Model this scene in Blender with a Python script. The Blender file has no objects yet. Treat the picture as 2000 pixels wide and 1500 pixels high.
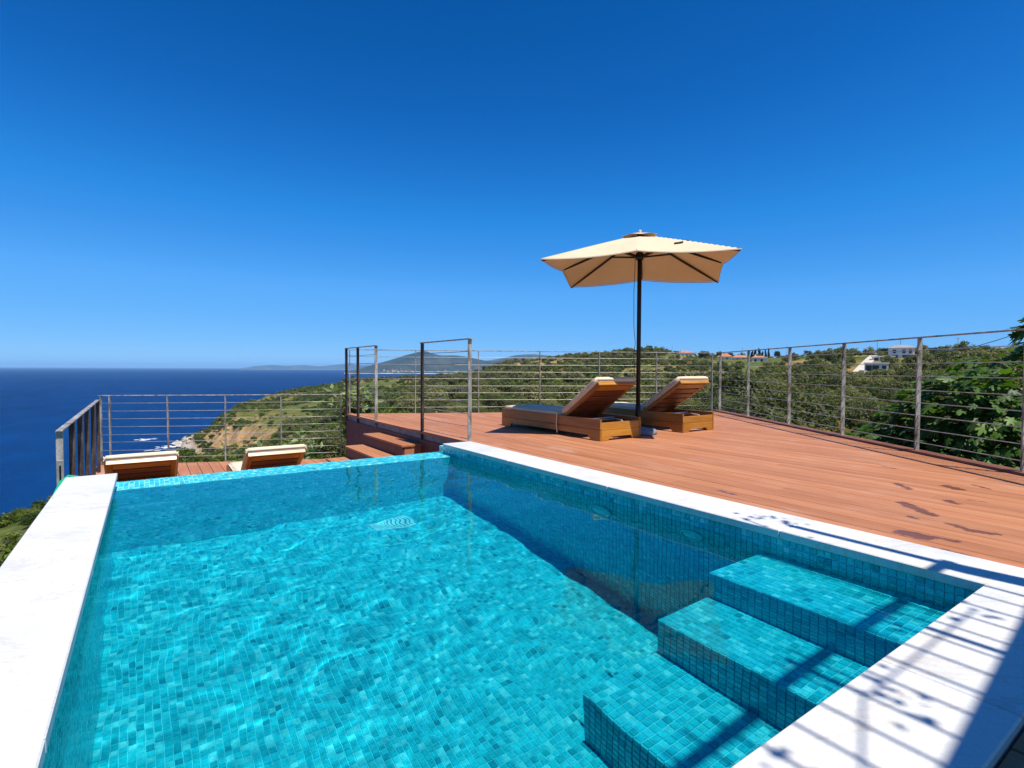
import bpy, bmesh, math, random
import numpy as np
from mathutils import Vector, Matrix

random.seed(7)
RNG = np.random.default_rng(11)
R = math.radians
S = bpy.context.scene
COL = S.collection

# ------------------------------------------------------------------ camera
YAW, PITCH, ROLL = R(34.6), R(1.645), R(0.258)
CAM = Vector((0, 0, 0.78))
FWD = Vector((math.sin(YAW), math.cos(YAW), 0))
RGT = Vector((math.cos(YAW), -math.sin(YAW), 0))
_look = (FWD * math.cos(PITCH) - Vector((0, 0, math.sin(PITCH)))).normalized()
_up0 = RGT.cross(_look)
_r = RGT * math.cos(ROLL) + _up0 * math.sin(ROLL)
_u = _up0 * math.cos(ROLL) - RGT * math.sin(ROLL)
cam_d = bpy.data.cameras.new('camera')
cam_d.sensor_width = 36
cam_d.lens = 36 * 1035 / 2000
cam_d.clip_start, cam_d.clip_end = 0.02, 200000
cam = bpy.data.objects.new('camera', cam_d)
M = Matrix((( _r.x, _u.x, -_look.x, CAM.x), (_r.y, _u.y, -_look.y, CAM.y),
            (_r.z, _u.z, -_look.z, CAM.z), (0, 0, 0, 1)))
cam.matrix_world = M
COL.objects.link(cam)
S.camera = cam

# ------------------------------------------------------------------ sky, sun, exposure
SUN = Vector((0.06, -0.485, 1.0)).normalized()
world = bpy.data.worlds.new('World')
S.world = world
world.use_nodes = True
wn, wl = world.node_tree.nodes, world.node_tree.links
bg = wn['Background']
sky = wn.new('ShaderNodeTexSky')
sky.sky_type = 'NISHITA'
sky.sun_disc = False
sky.sun_elevation = math.asin(SUN.z)
sky.sun_rotation = math.atan2(SUN.x, SUN.y)
sky.altitude = 80
sky.air_density, sky.dust_density, sky.ozone_density = 0.5, 0.0, 6.0
# camera-like colour response on the whole sky (one curve per channel)
sep = wn.new('ShaderNodeSeparateColor'); com = wn.new('ShaderNodeCombineColor')
wl.new(sky.outputs[0], sep.inputs[0])
CURVES = ([(0, 0), (.041, .001), (.051, .004), (.078, .020), (.139, .095), (.453, .275), (1, .40)],
          [(0, 0), (.079, .091), (.100, .130), (.150, .250), (.262, .405), (.671, .615), (1, .70)],
          [(0, 0), (.183, .385), (.225, .500), (.326, .760), (.518, .960), (.862, 1.02), (1, 1.05)])
for ch, pts in enumerate(CURVES):
    cr = wn.new('ShaderNodeFloatCurve'); cv = cr.mapping.curves[0]
    cr.mapping.use_clip = False
    while len(cv.points) < len(pts): cv.points.new(.5, .5)
    for i, (px_, py_) in enumerate(pts):
        cv.points[i].location = (px_, py_ / 1.05); cv.points[i].handle_type = 'VECTOR'
    cr.mapping.update()
    mu = wn.new('ShaderNodeMath'); mu.operation = 'MULTIPLY'; mu.inputs[1].default_value = 1.05 / 0.15 / 1.30
    sc_ = wn.new('ShaderNodeMath'); sc_.operation = 'MULTIPLY'; sc_.inputs[1].default_value = 0.1
    wl.new(sep.outputs[ch], sc_.inputs[0]); wl.new(sc_.outputs[0], cr.inputs['Value']); wl.new(cr.outputs[0], mu.inputs[0]); wl.new(mu.outputs[0], com.inputs[ch])
wl.new(com.outputs[0], bg.inputs[0])
bg.inputs[1].default_value = 0.15
sl = bpy.data.lights.new('sun', 'SUN')
sl.energy = 5.0
sl.angle = R(0.53)
sl.color = (1.0, 0.955, 0.88)
sl.cycles.is_caustics_light = True
sun = bpy.data.objects.new('sun', sl)
sun.rotation_euler = SUN.to_track_quat('Z', 'Y').to_euler()
sun.location = (0, -30, 60)
COL.objects.link(sun)
S.view_settings.view_transform = 'Standard'
S.view_settings.look = 'None'
S.view_settings.exposure = 0.40
S.view_settings.gamma = 1.0
S.view_settings.use_curve_mapping = False
S.render.engine = 'CYCLES'
S.cycles.use_denoising = True
S.cycles.max_bounces = 8
S.cycles.transparent_max_bounces = 8
S.cycles.volume_bounces = 0
S.cycles.sample_clamp_indirect = 4.0
S.cycles.use_adaptive_sampling = True

# ------------------------------------------------------------------ node helpers
def new_mat(name):
    m = bpy.data.materials.new(name)
    m.use_nodes = True
    return m, m.node_tree.nodes, m.node_tree.links, m.node_tree.nodes['Principled BSDF']

def nd(n, t, **kw):
    x = n.new(t)
    for k, v in kw.items():
        setattr(x, k, v)
    return x

def math_n(n, l, op, a, b=None, c=None, clamp=False):
    x = nd(n, 'ShaderNodeMath', operation=op, use_clamp=clamp)
    for i, v in enumerate((a, b, c)):
        if v is None: continue
        if isinstance(v, (int, float)): x.inputs[i].default_value = v
        else: l.new(v, x.inputs[i])
    return x.outputs[0]

def ramp(n, l, fac, stops, interp='LINEAR'):
    x = nd(n, 'ShaderNodeValToRGB')
    x.color_ramp.interpolation = interp
    e = x.color_ramp.elements
    while len(e) < len(stops): e.new(0.5)
    for i, (p, c) in enumerate(stops):
        e[i].position = p
        e[i].color = (*c, 1) if len(c) == 3 else c
    l.new(fac, x.inputs[0])
    return x.outputs[0]

def noise(n, l, vec, scale, detail=4, rough=0.55, dist=0.0):
    x = nd(n, 'ShaderNodeTexNoise')
    x.inputs['Scale'].default_value = scale
    x.inputs['Detail'].default_value = detail
    x.inputs['Roughness'].default_value = rough
    x.inputs['Distortion'].default_value = dist
    if vec is not None: l.new(vec, x.inputs['Vector'])
    return x.outputs[0]

def mapped(n, l, vec, scale=(1, 1, 1), loc=(0, 0, 0), rot=(0, 0, 0)):
    x = nd(n, 'ShaderNodeMapping')
    x.inputs['Scale'].default_value = scale
    x.inputs['Location'].default_value = loc
    x.inputs['Rotation'].default_value = rot
    l.new(vec, x.inputs['Vector'])
    return x.outputs[0]

def pos(n): return nd(n, 'ShaderNodeNewGeometry').outputs['Position']
def mixc(n, l, fac, a, b, mode='MIX'):
    x = nd(n, 'ShaderNodeMix', data_type='RGBA', blend_type=mode)
    for s, v in ((x.inputs[0], fac), (x.inputs[6], a), (x.inputs[7], b)):
        if isinstance(v, (int, float)): s.default_value = v
        elif isinstance(v, tuple): s.default_value = (*v, 1)
        else: l.new(v, s)
    return x.outputs[2]

def bump(n, l, h, strength, dist, bsdf):
    x = nd(n, 'ShaderNodeBump')
    x.inputs['Strength'].default_value = strength
    x.inputs['Distance'].default_value = dist
    l.new(h, x.inputs['Height'])
    l.new(x.outputs[0], bsdf.inputs['Normal'])

# ------------------------------------------------------------------ materials
def m_plain(name, col, rough=0.6, metal=0.0, var=0.25, scale=6.0, bump_s=0.0, spec=None):
    m, n, l, b = new_mat(name)
    o = nd(n, 'ShaderNodeTexCoord').outputs['Object']
    f = noise(n, l, o, scale, 5)
    d = tuple(c * (1 - var) for c in col); u = tuple(min(1, c * (1 + var)) for c in col)
    l.new(ramp(n, l, f, [(0.3, d), (0.7, u)]), b.inputs['Base Color'])
    b.inputs['Roughness'].default_value = rough
    b.inputs['Metallic'].default_value = metal
    if spec is not None: b.inputs['Specular IOR Level'].default_value = spec
    if bump_s: bump(n, l, f, bump_s, 0.01, b)
    return m

WET = [(4.917,1.813,4.894,1.723,.016),(4.249,1.481,4.137,1.370,.028),(4.452,1.271,4.392,1.184,.035),
 (4.648,1.179,4.568,1.068,.014),(3.942,1.114,3.905,1.067,.03),(3.661,1.243,3.489,1.059,.038),
 (3.344,1.096,3.323,1.076,.02),(2.99,1.0,2.994,0.93,.052),(3.03,.9,3.040,0.824,.022),
 (3.359,.932,3.293,.835,.024),(3.304,.848,3.334,.751,.028),(4.085,1.048,4.099,.981,.012),
 (2.850,.84,2.843,.721,.02),(3.029,2.034,3.022,1.923,.02)]

def m_deck(name, wet=False):
    m, n, l, b = new_mat(name)
    p = pos(n)
    rnd = nd(n, 'ShaderNodeObjectInfo').outputs['Random']
    off = nd(n, 'ShaderNodeCombineXYZ')
    l.new(math_n(n, l, 'MULTIPLY', rnd, 37.0), off.inputs[2])
    v = nd(n, 'ShaderNodeVectorMath', operation='ADD')
    l.new(p, v.inputs[0]); l.new(off.outputs[0], v.inputs[1])
    grain = noise(n, l, mapped(n, l, v.outputs[0], (90, 3.0, 1)), 1.0, 6, 0.65)
    streak = noise(n, l, mapped(n, l, v.outputs[0], (14, 0.9, 1)), 1.0, 4, 0.6)
    cloud = noise(n, l, p, 1.7, 5, 0.6)
    base = ramp(n, l, streak, [(0.25, (.345, .128, .054)), (0.5, (.41, .162, .070)), (0.78, (.46, .205, .094))])
    tint = ramp(n, l, rnd, [(0.0, (.88, .87, .86)), (0.5, (1, 1, 1)), (1.0, (1.09, 1.11, 1.12))])
    c = mixc(n, l, 1.0, base, tint, 'MULTIPLY')
    gd = ramp(n, l, grain, [(0.2, (.78, .76, .74)), (0.62, (1.07, 1.07, 1.07))])
    c = mixc(n, l, 1.0, c, gd, 'MULTIPLY')
    # bleached, scuffed film
    sc = ramp(n, l, noise(n, l, mapped(n, l, p, (5, 1.6, 1)), 1.0, 7, 0.7), [(0.48, (0, 0, 0)), (0.72, (1, 1, 1))])
    cf = ramp(n, l, cloud, [(0.42, (0, 0, 0)), (0.7, (1, 1, 1))])
    c = mixc(n, l, math_n(n, l, 'MULTIPLY', math_n(n, l, 'MULTIPLY', sc, cf), 0.8), c, (.52, .30, .20))
    rough = 0.62
    if wet:
        nz = nd(n, 'ShaderNodeTexNoise'); nz.inputs['Scale'].default_value = 22; nz.inputs['Detail'].default_value = 5
        l.new(p, nz.inputs['Vector'])
        wob = nd(n, 'ShaderNodeVectorMath', operation='MULTIPLY_ADD')
        l.new(nz.outputs['Color'], wob.inputs[0]); wob.inputs[1].default_value = (.075, .075, 0); wob.inputs[2].default_value = (-.037, -.037, 0)
        pp = nd(n, 'ShaderNodeVectorMath', operation='ADD')
        l.new(p, pp.inputs[0]); l.new(wob.outputs[0], pp.inputs[1])
        mask = None
        for x0, y0, x1, y1, r in WET:
            d = Vector((x1 - x0, y1 - y0, 0)); L2 = d.length_squared
            s = nd(n, 'ShaderNodeVectorMath', operation='SUBTRACT'); l.new(pp.outputs[0], s.inputs[0]); s.inputs[1].default_value = (x0, y0, 0)
            dt = nd(n, 'ShaderNodeVectorMath', operation='DOT_PRODUCT'); l.new(s.outputs[0], dt.inputs[0]); dt.inputs[1].default_value = (d.x / L2, d.y / L2, 0)
            t = math_n(n, l, 'ADD', dt.outputs['Value'], 0.0, clamp=True)
            sc2 = nd(n, 'ShaderNodeVectorMath', operation='SCALE'); sc2.inputs[0].default_value = d; l.new(t, sc2.inputs['Scale'])
            df = nd(n, 'ShaderNodeVectorMath', operation='SUBTRACT'); l.new(s.outputs[0], df.inputs[0]); l.new(sc2.outputs[0], df.inputs[1])
            fl = nd(n, 'ShaderNodeVectorMath', operation='MULTIPLY'); l.new(df.outputs[0], fl.inputs[0]); fl.inputs[1].default_value = (1, 1, 0)
            ln = nd(n, 'ShaderNodeVectorMath', operation='LENGTH'); l.new(fl.outputs[0], ln.inputs[0])
            k = math_n(n, l, 'MULTIPLY_ADD', ln.outputs['Value'], -1 / .016, r / .016 + .4, clamp=True)
            mask = k if mask is None else math_n(n, l, 'MAXIMUM', mask, k)
        c = mixc(n, l, math_n(n, l, 'MULTIPLY', mask, 0.85), c, mixc(n, l, 1.0, c, (.38, .33, .33), 'MULTIPLY'))
        l.new(math_n(n, l, 'MULTIPLY_ADD', mask, -0.38, 0.62), b.inputs['Roughness'])
    else:
        b.inputs['Roughness'].default_value = rough
    l.new(c, b.inputs['Base Color'])
    b.inputs['Specular IOR Level'].default_value = 0.35
    bump(n, l, grain, 0.35, 0.004, b)
    return m

def m_tile():
    m, n, l, b = new_mat('glass_mosaic')
    g = nd(n, 'ShaderNodeNewGeometry')
    rnd = math_n(n, l, 'FRACT', math_n(n, l, 'MULTIPLY_ADD', nd(n, 'ShaderNodeObjectInfo').outputs['Random'], 7.31, g.outputs['Random Per Island']))
    c = ramp(n, l, rnd, [(0.0, (.010, .27, .33)), (0.06, (.012, .37, .44)), (0.18, (.016, .46, .54)), (0.5, (.03, .54, .62)),
                         (0.72, (.05, .60, .67)), (0.86, (.16, .68, .72)), (1.0, (.40, .78, .78))])
    r2 = math_n(n, l, 'FRACT', math_n(n, l, 'MULTIPLY', rnd, 17.3))
    c = mixc(n, l, math_n(n, l, 'MULTIPLY', r2, 0.4), c, (.03, .52, .49))
    mar = noise(n, l, g.outputs['Position'], 55, 4, 0.6)
    c = mixc(n, l, 1.0, c, ramp(n, l, mar, [(0.3, (.72, .74, .76)), (0.7, (1.18, 1.15, 1.14))]), 'MULTIPLY')
    l.new(c, b.inputs['Base Color'])
    b.inputs['Roughness'].default_value = 0.18
    return m

def m_marble():
    m, n, l, b = new_mat('white_marble')
    p = pos(n)
    rnd = nd(n, 'ShaderNodeObjectInfo').outputs['Random']
    off = nd(n, 'ShaderNodeCombineXYZ'); l.new(math_n(n, l, 'MULTIPLY', rnd, 9.0), off.inputs[2])
    v = nd(n, 'ShaderNodeVectorMath', operation='ADD'); l.new(p, v.inputs[0]); l.new(off.outputs[0], v.inputs[1])
    q = mapped(n, l, v.outputs[0], (1, 1, 1), (0, 0, 0), (0, 0, R(35)))
    vn = noise(n, l, mapped(n, l, q, (1.2, 5.0, 1)), 1.0, 6, 0.6, 0.8)
    thin = ramp(n, l, vn, [(0.475, (0, 0, 0)), (0.497, (1, 1, 1)), (0.52, (0, 0, 0))])
    soft = ramp(n, l, noise(n, l, mapped(n, l, q, (0.9, 3.0, 1)), 1.0, 5, 0.6, 0.4), [(0.55, (0, 0, 0)), (0.75, (1, 1, 1))])
    grey = ramp(n, l, noise(n, l, v.outputs[0], 2.3, 5, 0.6), [(0.5, (0, 0, 0)), (0.72, (1, 1, 1))])
    speck = noise(n, l, p, 130, 3, 0.5)
    c = mixc(n, l, math_n(n, l, 'MULTIPLY', grey, 0.6), (.66, .645, .61), (.44, .46, .49))
    c = mixc(n, l, math_n(n, l, 'MULTIPLY', soft, 0.5), c, (.62, .50, .32))
    c = mixc(n, l, math_n(n, l, 'MULTIPLY', thin, 0.32), c, (.46, .34, .20))
    c = mixc(n, l, 1.0, c, ramp(n, l, speck, [(0.25, (.9, .9, .9)), (0.6, (1.02, 1.02, 1.02))]), 'MULTIPLY')
    l.new(c, b.inputs['Base Color'])
    b.inputs['Roughness'].default_value = 0.42
    bump(n, l, speck, 0.12, 0.003, b)
    return m

def m_wood(name, cols, rough=0.38, axis=1, coat=0.25):
    m, n, l, b = new_mat(name)
    o = nd(n, 'ShaderNodeTexCoord').outputs['Object']
    rnd = nd(n, 'ShaderNodeObjectInfo').outputs['Random']
    off = nd(n, 'ShaderNodeCombineXYZ')
    for i in range(3): l.new(math_n(n, l, 'MULTIPLY', rnd, 11.0 + 5 * i), off.inputs[i])
    v = nd(n, 'ShaderNodeVectorMath', operation='ADD'); l.new(o, v.inputs[0]); l.new(off.outputs[0], v.inputs[1])
    sc = [16.0, 16.0, 16.0]; sc[axis] = 1.3
    g = noise(n, l, mapped(n, l, v.outputs[0], tuple(sc)), 1.0, 6, 0.6, 0.6)
    fine = noise(n, l, mapped(n, l, v.outputs[0], tuple(s * 7 for s in sc)), 1.0, 3, 0.6)
    c = ramp(n, l, g, [(0.25, cols[0]), (0.5, cols[1]), (0.75, cols[2])])
    c = mixc(n, l, 1.0, c, ramp(n, l, fine, [(0.3, (.8, .78, .75)), (0.65, (1.05, 1.05, 1.05))]), 'MULTIPLY')
    c = mixc(n, l, 1.0, c, ramp(n, l, rnd, [(0, (.84, .82, .8)), (1, (1.1, 1.1, 1.1))]), 'MULTIPLY')
    l.new(c, b.inputs['Base Color'])
    b.inputs['Roughness'].default_value = rough
    b.inputs['Coat Weight'].default_value = coat
    b.inputs['Coat Roughness'].default_value = 0.25
    bump(n, l, fine, 0.15, 0.002, b)
    return m

def m_rust_paint(name, pale):
    m, n, l, b = new_mat(name)
    p = pos(n)
    f = noise(n, l, mapped(n, l, p, (14, 14, 5)), 1.0, 6, 0.65)
    f2 = noise(n, l, p, 60, 4, 0.6)
    c = ramp(n, l, f, [(0.32, (.06, .034, .022)), (0.40, (.19, .165, .14)), (0.52, (.33, .32, .29)), (0.68, (.50, .48, .44))] if pale else
             [(0.34, (.026, .018, .015)), (0.5, (.06, .042, .034)), (0.62, (.12, .08, .06)), (0.74, (.24, .20, .16))])
    c = mixc(n, l, 1.0, c, ramp(n, l, f2, [(0.3, (.75, .72, .7)), (0.65, (1.1, 1.1, 1.1))]), 'MULTIPLY')
    l.new(c, b.inputs['Base Color'])
    b.inputs['Roughness'].default_value = 0.6
    b.inputs['Metallic'].default_value = 0.15
    bump(n, l, f2, 0.2, 0.002, b)
    return m

def m_fabric(name, col, trans, weave=420.0):
    m, n, l, b = new_mat(name)
    o = nd(n, 'ShaderNodeTexCoord').outputs['Object']
    w = noise(n, l, o, weave, 2, 0.5)
    f = noise(n, l, o, 4.0, 4)
    d = tuple(c * .9 for c in col)
    c = ramp(n, l, f, [(0.3, d), (0.7, col)])
    l.new(c, b.inputs['Base Color'])
    b.inputs['Roughness'].default_value = 0.9
    b.inputs['Specular IOR Level'].default_value = 0.15
    bump(n, l, w, 0.25, 0.002, b)
    if trans:
        t = nd(n, 'ShaderNodeBsdfTranslucent'); t.inputs[0].default_value = (*trans, 1)
        a = nd(n, 'ShaderNodeAddShader')
        out = n['Material Output']
        l.new(b.outputs[0], a.inputs[0]); l.new(t.outputs[0], a.inputs[1]); l.new(a.outputs[0], out.inputs[0])
    return m

def m_leaf(name, stops, rough=0.6, trans=0.35, spec=0.3):
    m, n, l, b = new_mat(name)
    oi = nd(n, 'ShaderNodeObjectInfo').outputs['Random']
    g = nd(n, 'ShaderNodeNewGeometry')
    big = noise(n, l, g.outputs['Position'], 0.02, 3)
    f = math_n(n, l, 'ADD', math_n(n, l, 'MULTIPLY', oi, 0.55), math_n(n, l, 'MULTIPLY', g.outputs['Random Per Island'], 0.3))
    f = math_n(n, l, 'ADD', f, math_n(n, l, 'MULTIPLY_ADD', big, 0.5, -0.18))
    c = ramp(n, l, f, stops)
    l.new(c, b.inputs['Base Color'])
    b.inputs['Roughness'].default_value = rough
    b.inputs['Specular IOR Level'].default_value = spec
    t = nd(n, 'ShaderNodeBsdfTranslucent')
    l.new(mixc(n, l, 1.0, c, (1.5, 1.6, .7), 'MULTIPLY'), t.inputs[0])
    mx = nd(n, 'ShaderNodeMixShader'); mx.inputs[0].default_value = trans
    l.new(b.outputs[0], mx.inputs[1]); l.new(t.outputs[0], mx.inputs[2]); l.new(mx.outputs[0], n['Material Output'].inputs[0])
    return m

def m_terrain():
    m, n, l, b = new_mat('dry_hillside')
    g = nd(n, 'ShaderNodeNewGeometry'); p = g.outputs['Position']
    sep = nd(n, 'ShaderNodeSeparateXYZ'); l.new(p, sep.inputs[0])
    nz = nd(n, 'ShaderNodeSeparateXYZ'); l.new(g.outputs['True Normal'], nz.inputs[0])
    a = noise(n, l, p, 0.018, 5, 0.6); f = noise(n, l, p, 0.16, 6, 0.65); h = noise(n, l, p, 1.3, 5, 0.65)
    grass = ramp(n, l, f, [(0.3, (.04, .066, .012)), (0.5, (.095, .120, .026)), (0.7, (.18, .165, .05))])
    soil = ramp(n, l, f, [(0.3, (.26, .15, .055)), (0.7, (.46, .29, .12))])
    west = ramp(n, l, math_n(n, l, 'MULTIPLY_ADD', sep.outputs[0], 1 / 300.0, -.25), [(0.2, (.25, .25, .25)), (0.6, (1, 1, 1))])
    c = mixc(n, l, math_n(n, l, 'MULTIPLY', ramp(n, l, a, [(0.45, (0, 0, 0)), (0.58, (1, 1, 1))]), west), grass, soil)
    c = mixc(n, l, 1.0, c, ramp(n, l, h, [(0.3, (.6, .6, .6)), (0.7, (1.2, 1.2, 1.2))]), 'MULTIPLY')
    rock = ramp(n, l, f, [(0.25, (.17, .095, .045)), (0.5, (.38, .225, .095)), (0.75, (.50, .36, .19))])
    pale = ramp(n, l, h, [(0.3, (.26, .22, .18)), (0.7, (.55, .49, .42))])
    low = ramp(n, l, math_n(n, l, 'MULTIPLY_ADD', sep.outputs[2], 1 / 14.0, 72 / 14.0), [(0.28, (1, 1, 1)), (0.6, (0, 0, 0))])
    rock = mixc(n, l, low, rock, pale)
    steep = ramp(n, l, nz.outputs[2], [(0.86, (1, 1, 1)), (0.945, (0, 0, 0))])
    steep = math_n(n, l, 'MAXIMUM', steep, low)
    lowz = ramp(n, l, math_n(n, l, 'MULTIPLY_ADD', sep.outputs[2], 1 / 30.0, 60 / 30.0), [(0.35, (1, 1, 1)), (0.75, (0, 0, 0))])
    c = mixc(n, l, math_n(n, l, 'MULTIPLY', steep, lowz), c, rock)
    l.new(c, b.inputs['Base Color'])
    b.inputs['Roughness'].default_value = 0.95
    b.inputs['Specular IOR Level'].default_value = 0.1
    bump(n, l, math_n(n, l, 'ADD', f, math_n(n, l, 'MULTIPLY', h, 0.3)), 0.8, 1.2, b)
    return m

def m_farhill(beach_z):
    m, n, l, b = new_mat('distant_maquis')
    p = pos(n)
    sep = nd(n, 'ShaderNodeSeparateXYZ'); l.new(p, sep.inputs[0])
    f = noise(n, l, p, 0.004, 7, 0.65); g = noise(n, l, p, 0.0016, 5, 0.6)
    c = ramp(n, l, f, [(0.3, (.006, .015, .010)), (0.5, (.014, .028, .016)), (0.68, (.035, .05, .028)), (0.8, (.12, .11, .07))])
    c = mixc(n, l, ramp(n, l, g, [(0.52, (0, 0, 0)), (0.7, (1, 1, 1))]), c, mixc(n, l, 0.4, c, (.2, .17, .09)))
    hz = math_n(n, l, 'ADD', sep.outputs[2], math_n(n, l, 'MULTIPLY', f, 22.0))
    c = mixc(n, l, math_n(n, l, 'LESS_THAN', hz, beach_z + 15), c, (.62, .52, .42))
    l.new(c, b.inputs['Base Color'])
    b.inputs['Roughness'].default_value = 0.95
    return m

def m_sea():
    m, n, l, b = new_mat('sea_water')
    p = pos(n)
    w1 = noise(n, l, mapped(n, l, p, (0.22, 0.10, 1), rot=(0, 0, R(25))), 1.0, 5, 0.6)
    w2 = noise(n, l, mapped(n, l, p, (0.02, 0.006, 1), rot=(0, 0, R(20))), 1.0, 4, 0.6)
    patch = noise(n, l, mapped(n, l, p, (0.0012, 0.0006, 1), rot=(0, 0, R(30))), 1.0, 4, 0.55)
    c = ramp(n, l, patch, [(0.3, (.0002, .022, .098)), (0.7, (.0003, .031, .130))])
    c = mixc(n, l, 1.0, c, ramp(n, l, w2, [(0.3, (.72, .76, .80)), (0.7, (1.25, 1.22, 1.18))]), 'MULTIPLY')
    l.new(c, b.inputs['Base Color'])
    b.inputs['Roughness'].default_value = 0.6
    b.inputs['Specular IOR Level'].default_value = 0.0
    gl = nd(n, 'ShaderNodeBsdfGlossy'); gl.inputs['Roughness'].default_value = 0.22
    mx = nd(n, 'ShaderNodeMixShader'); mx.inputs[0].default_value = 0.07
    l.new(b.outputs[0], mx.inputs[1]); l.new(gl.outputs[0], mx.inputs[2]); l.new(mx.outputs[0], n['Material Output'].inputs[0])
    bump(n, l, math_n(n, l, 'ADD', w1, math_n(n, l, 'MULTIPLY', w2, 2.0)), 1.0, 1.6, b)
    l.new(b.inputs['Normal'].links[0].from_socket, gl.inputs['Normal'])
    return m

def m_water():
    m, n, l, b = new_mat('pool_water')
    n.remove(b)
    gl = nd(n, 'ShaderNodeBsdfGlass')
    gl.inputs['Color'].default_value = (.36, .94, 1.0, 1)
    gl.inputs['Roughness'].default_value = 0.0
    gl.inputs['IOR'].default_value = 1.333
    l.new(gl.outputs[0], n['Material Output'].inputs[0])
    return m

MAT = dict(
    deck=m_deck('terracotta_decking', True), deck2=m_deck('terracotta_decking_lower'),
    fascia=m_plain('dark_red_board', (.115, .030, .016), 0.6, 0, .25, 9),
    steel=m_rust_paint('weathered_steel', 1), steel_dark=m_rust_paint('dark_mottled_steel', 0), wire=m_plain('galvanised_rod', (.42, .40, .36), 0.45, 0.5, .35, 12),  # steel_dark: same mottling in darker brown tones, for selected posts
    edge_steel=m_plain('grey_steel_channel', (.20, .19, .19), 0.55, 0.3, .3, 8),
    tile=m_tile(), grout=m_plain('pale_grout', (.22, .60, .65), 0.8, 0, .15, 20),
    marble=m_marble(), plaster=m_plain('white_render', (.70, .69, .66), 0.9, 0, .08, 4),
    iroko=m_wood('oiled_iroko_shaded', [(.20, .075, .008), (.31, .125, .013), (.39, .18, .024)], 0.4, 1),  # shade of the lounger sides put into this wood, darker than the end boards
    iroko_x=m_wood('oiled_iroko_cross', [(.30, .115, .010), (.44, .185, .017), (.52, .25, .03)], 0.4, 0),
    slat=m_wood('red_brown_slat', [(.105, .034, .010), (.155, .05, .014), (.20, .07, .02)], 0.45, 0),
    cream=m_fabric('cream_canvas', (.72, .60, .42), None, 500),
    canopy=m_fabric('cream_canopy', (.62, .51, .345), (.03, .014, .003), 500),
    dark=m_plain('black_metal', (.012, .013, .016), 0.42, 0.3, .2, 10),
    white_metal=m_plain('white_metal', (.52, .51, .49), 0.4, 0.2, .08, 8),
    white_plastic=m_plain('white_plastic', (.84, .84, .82), .4, 0, .04, 20),
    concrete=m_plain('pale_concrete', (.17, .19, .22), 0.8, 0, .1, 9, .2),  # blue-grey shade under the parasol put into the base colour
    hose=m_plain('green_hose', (.015, .36, .17), 0.35, 0, .15, 10),
    pergola=m_wood('weathered_pergola_wood', [(.20, .13, .07), (.28, .18, .10), (.34, .23, .13)], 0.7, 1, 0),
    reed=m_plain('reed_mat', (.33, .25, .14), 0.9, 0, .3, 20),
    bark=m_plain('olive_bark', (.15, .12, .09), 0.9, 0, .3, 5),
    olive=m_leaf('olive_leaves', [(0.05, (.040, .054, .020)), (0.4, (.112, .122, .042)), (0.75, (.20, .195, .075)), (1.0, (.29, .27, .13))]),
    maquis=m_leaf('maquis_leaves', [(0.05, (.026, .048, .008)), (0.4, (.072, .112, .015)), (0.7, (.145, .18, .025)), (1.0, (.27, .24, .05))]),
    pine=m_leaf('dark_conifer_leaves', [(0.1, (.012, .026, .010)), (0.6, (.026, .048, .016)), (1.0, (.05, .075, .025))], trans=.15),
    fig=m_leaf('fig_leaves', [(0.05, (.024, .058, .008)), (0.4, (.075, .155, .02)), (0.75, (.17, .28, .045)), (1.0, (.27, .35, .09))], 0.5, .35, .35),
    oleander=m_leaf('oleander_leaves', [(0.1, (.12, .18, .05)), (0.5, (.28, .34, .14)), (1.0, (.50, .52, .32))], .5, .3),
    terrain=m_terrain(), farhill=m_farhill(-70), sea=m_sea(), water=m_water(),
    housewall=m_plain('white_house_wall', (.78, .76, .72), 0.85, 0, .06, .3),
    roof=m_plain('terracotta_roof', (.46, .17, .08), 0.85, 0, .25, .9),
    greyroof=m_plain('grey_roof', (.26, .25, .25), 0.8, 0, .15, .5),
    glass=m_plain('dark_window', (.03, .04, .05), 0.1, 0, .1, 1),
    pale_road=m_plain('pale_driveway', (.52, .46, .38), 0.9, 0, .12, .2),
    foam=m_plain('sea_foam', (.85, .87, .88), 0.7, 0, .06, .5),
    rock=m_plain('shore_rock', (.42, .35, .28), 0.9, 0, .35, .5, .4),
    light_glass=m_plain('pool_light_lens', (.74, .78, .78), 0.25, 0, .1, 30),
)

# ------------------------------------------------------------------ object helpers
def link(o):
    COL.objects.link(o); return o

def tag(o, label=None, cat=None, group=None, kind=None):
    for k, v in (('label', label), ('category', cat), ('group', group), ('kind', kind)):
        if v: o[k] = v
    return o

def empty(name, loc=(0, 0, 0), rz=0.0):
    o = bpy.data.objects.new(name, None)
    o.empty_display_size = 0.2
    o.location = loc; o.rotation_euler = (0, 0, rz)
    return link(o)

def mesh_np(name, v, f, mat, smooth=False):
    me = bpy.data.meshes.new(name)
    v = np.asarray(v, dtype=np.float32); f = np.asarray(f, dtype=np.int32)
    k = f.shape[1]
    me.vertices.add(len(v)); me.vertices.foreach_set('co', v.ravel())
    me.loops.add(f.size); me.loops.foreach_set('vertex_index', f.ravel())
    me.polygons.add(len(f))
    me.polygons.foreach_set('loop_start', np.arange(0, f.size, k, dtype=np.int32))
    me.polygons.foreach_set('use_smooth', np.full(len(f), smooth))
    me.update(calc_edges=True); me.validate()
    if mat: me.materials.append(mat)
    return me

def obj(name, me, parent=None, loc=None, rz=None):
    o = bpy.data.objects.new(name, me)
    if parent: o.parent = parent
    if loc is not None: o.location = loc
    if rz is not None: o.rotation_euler = (0, 0, rz)
    return link(o)

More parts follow.
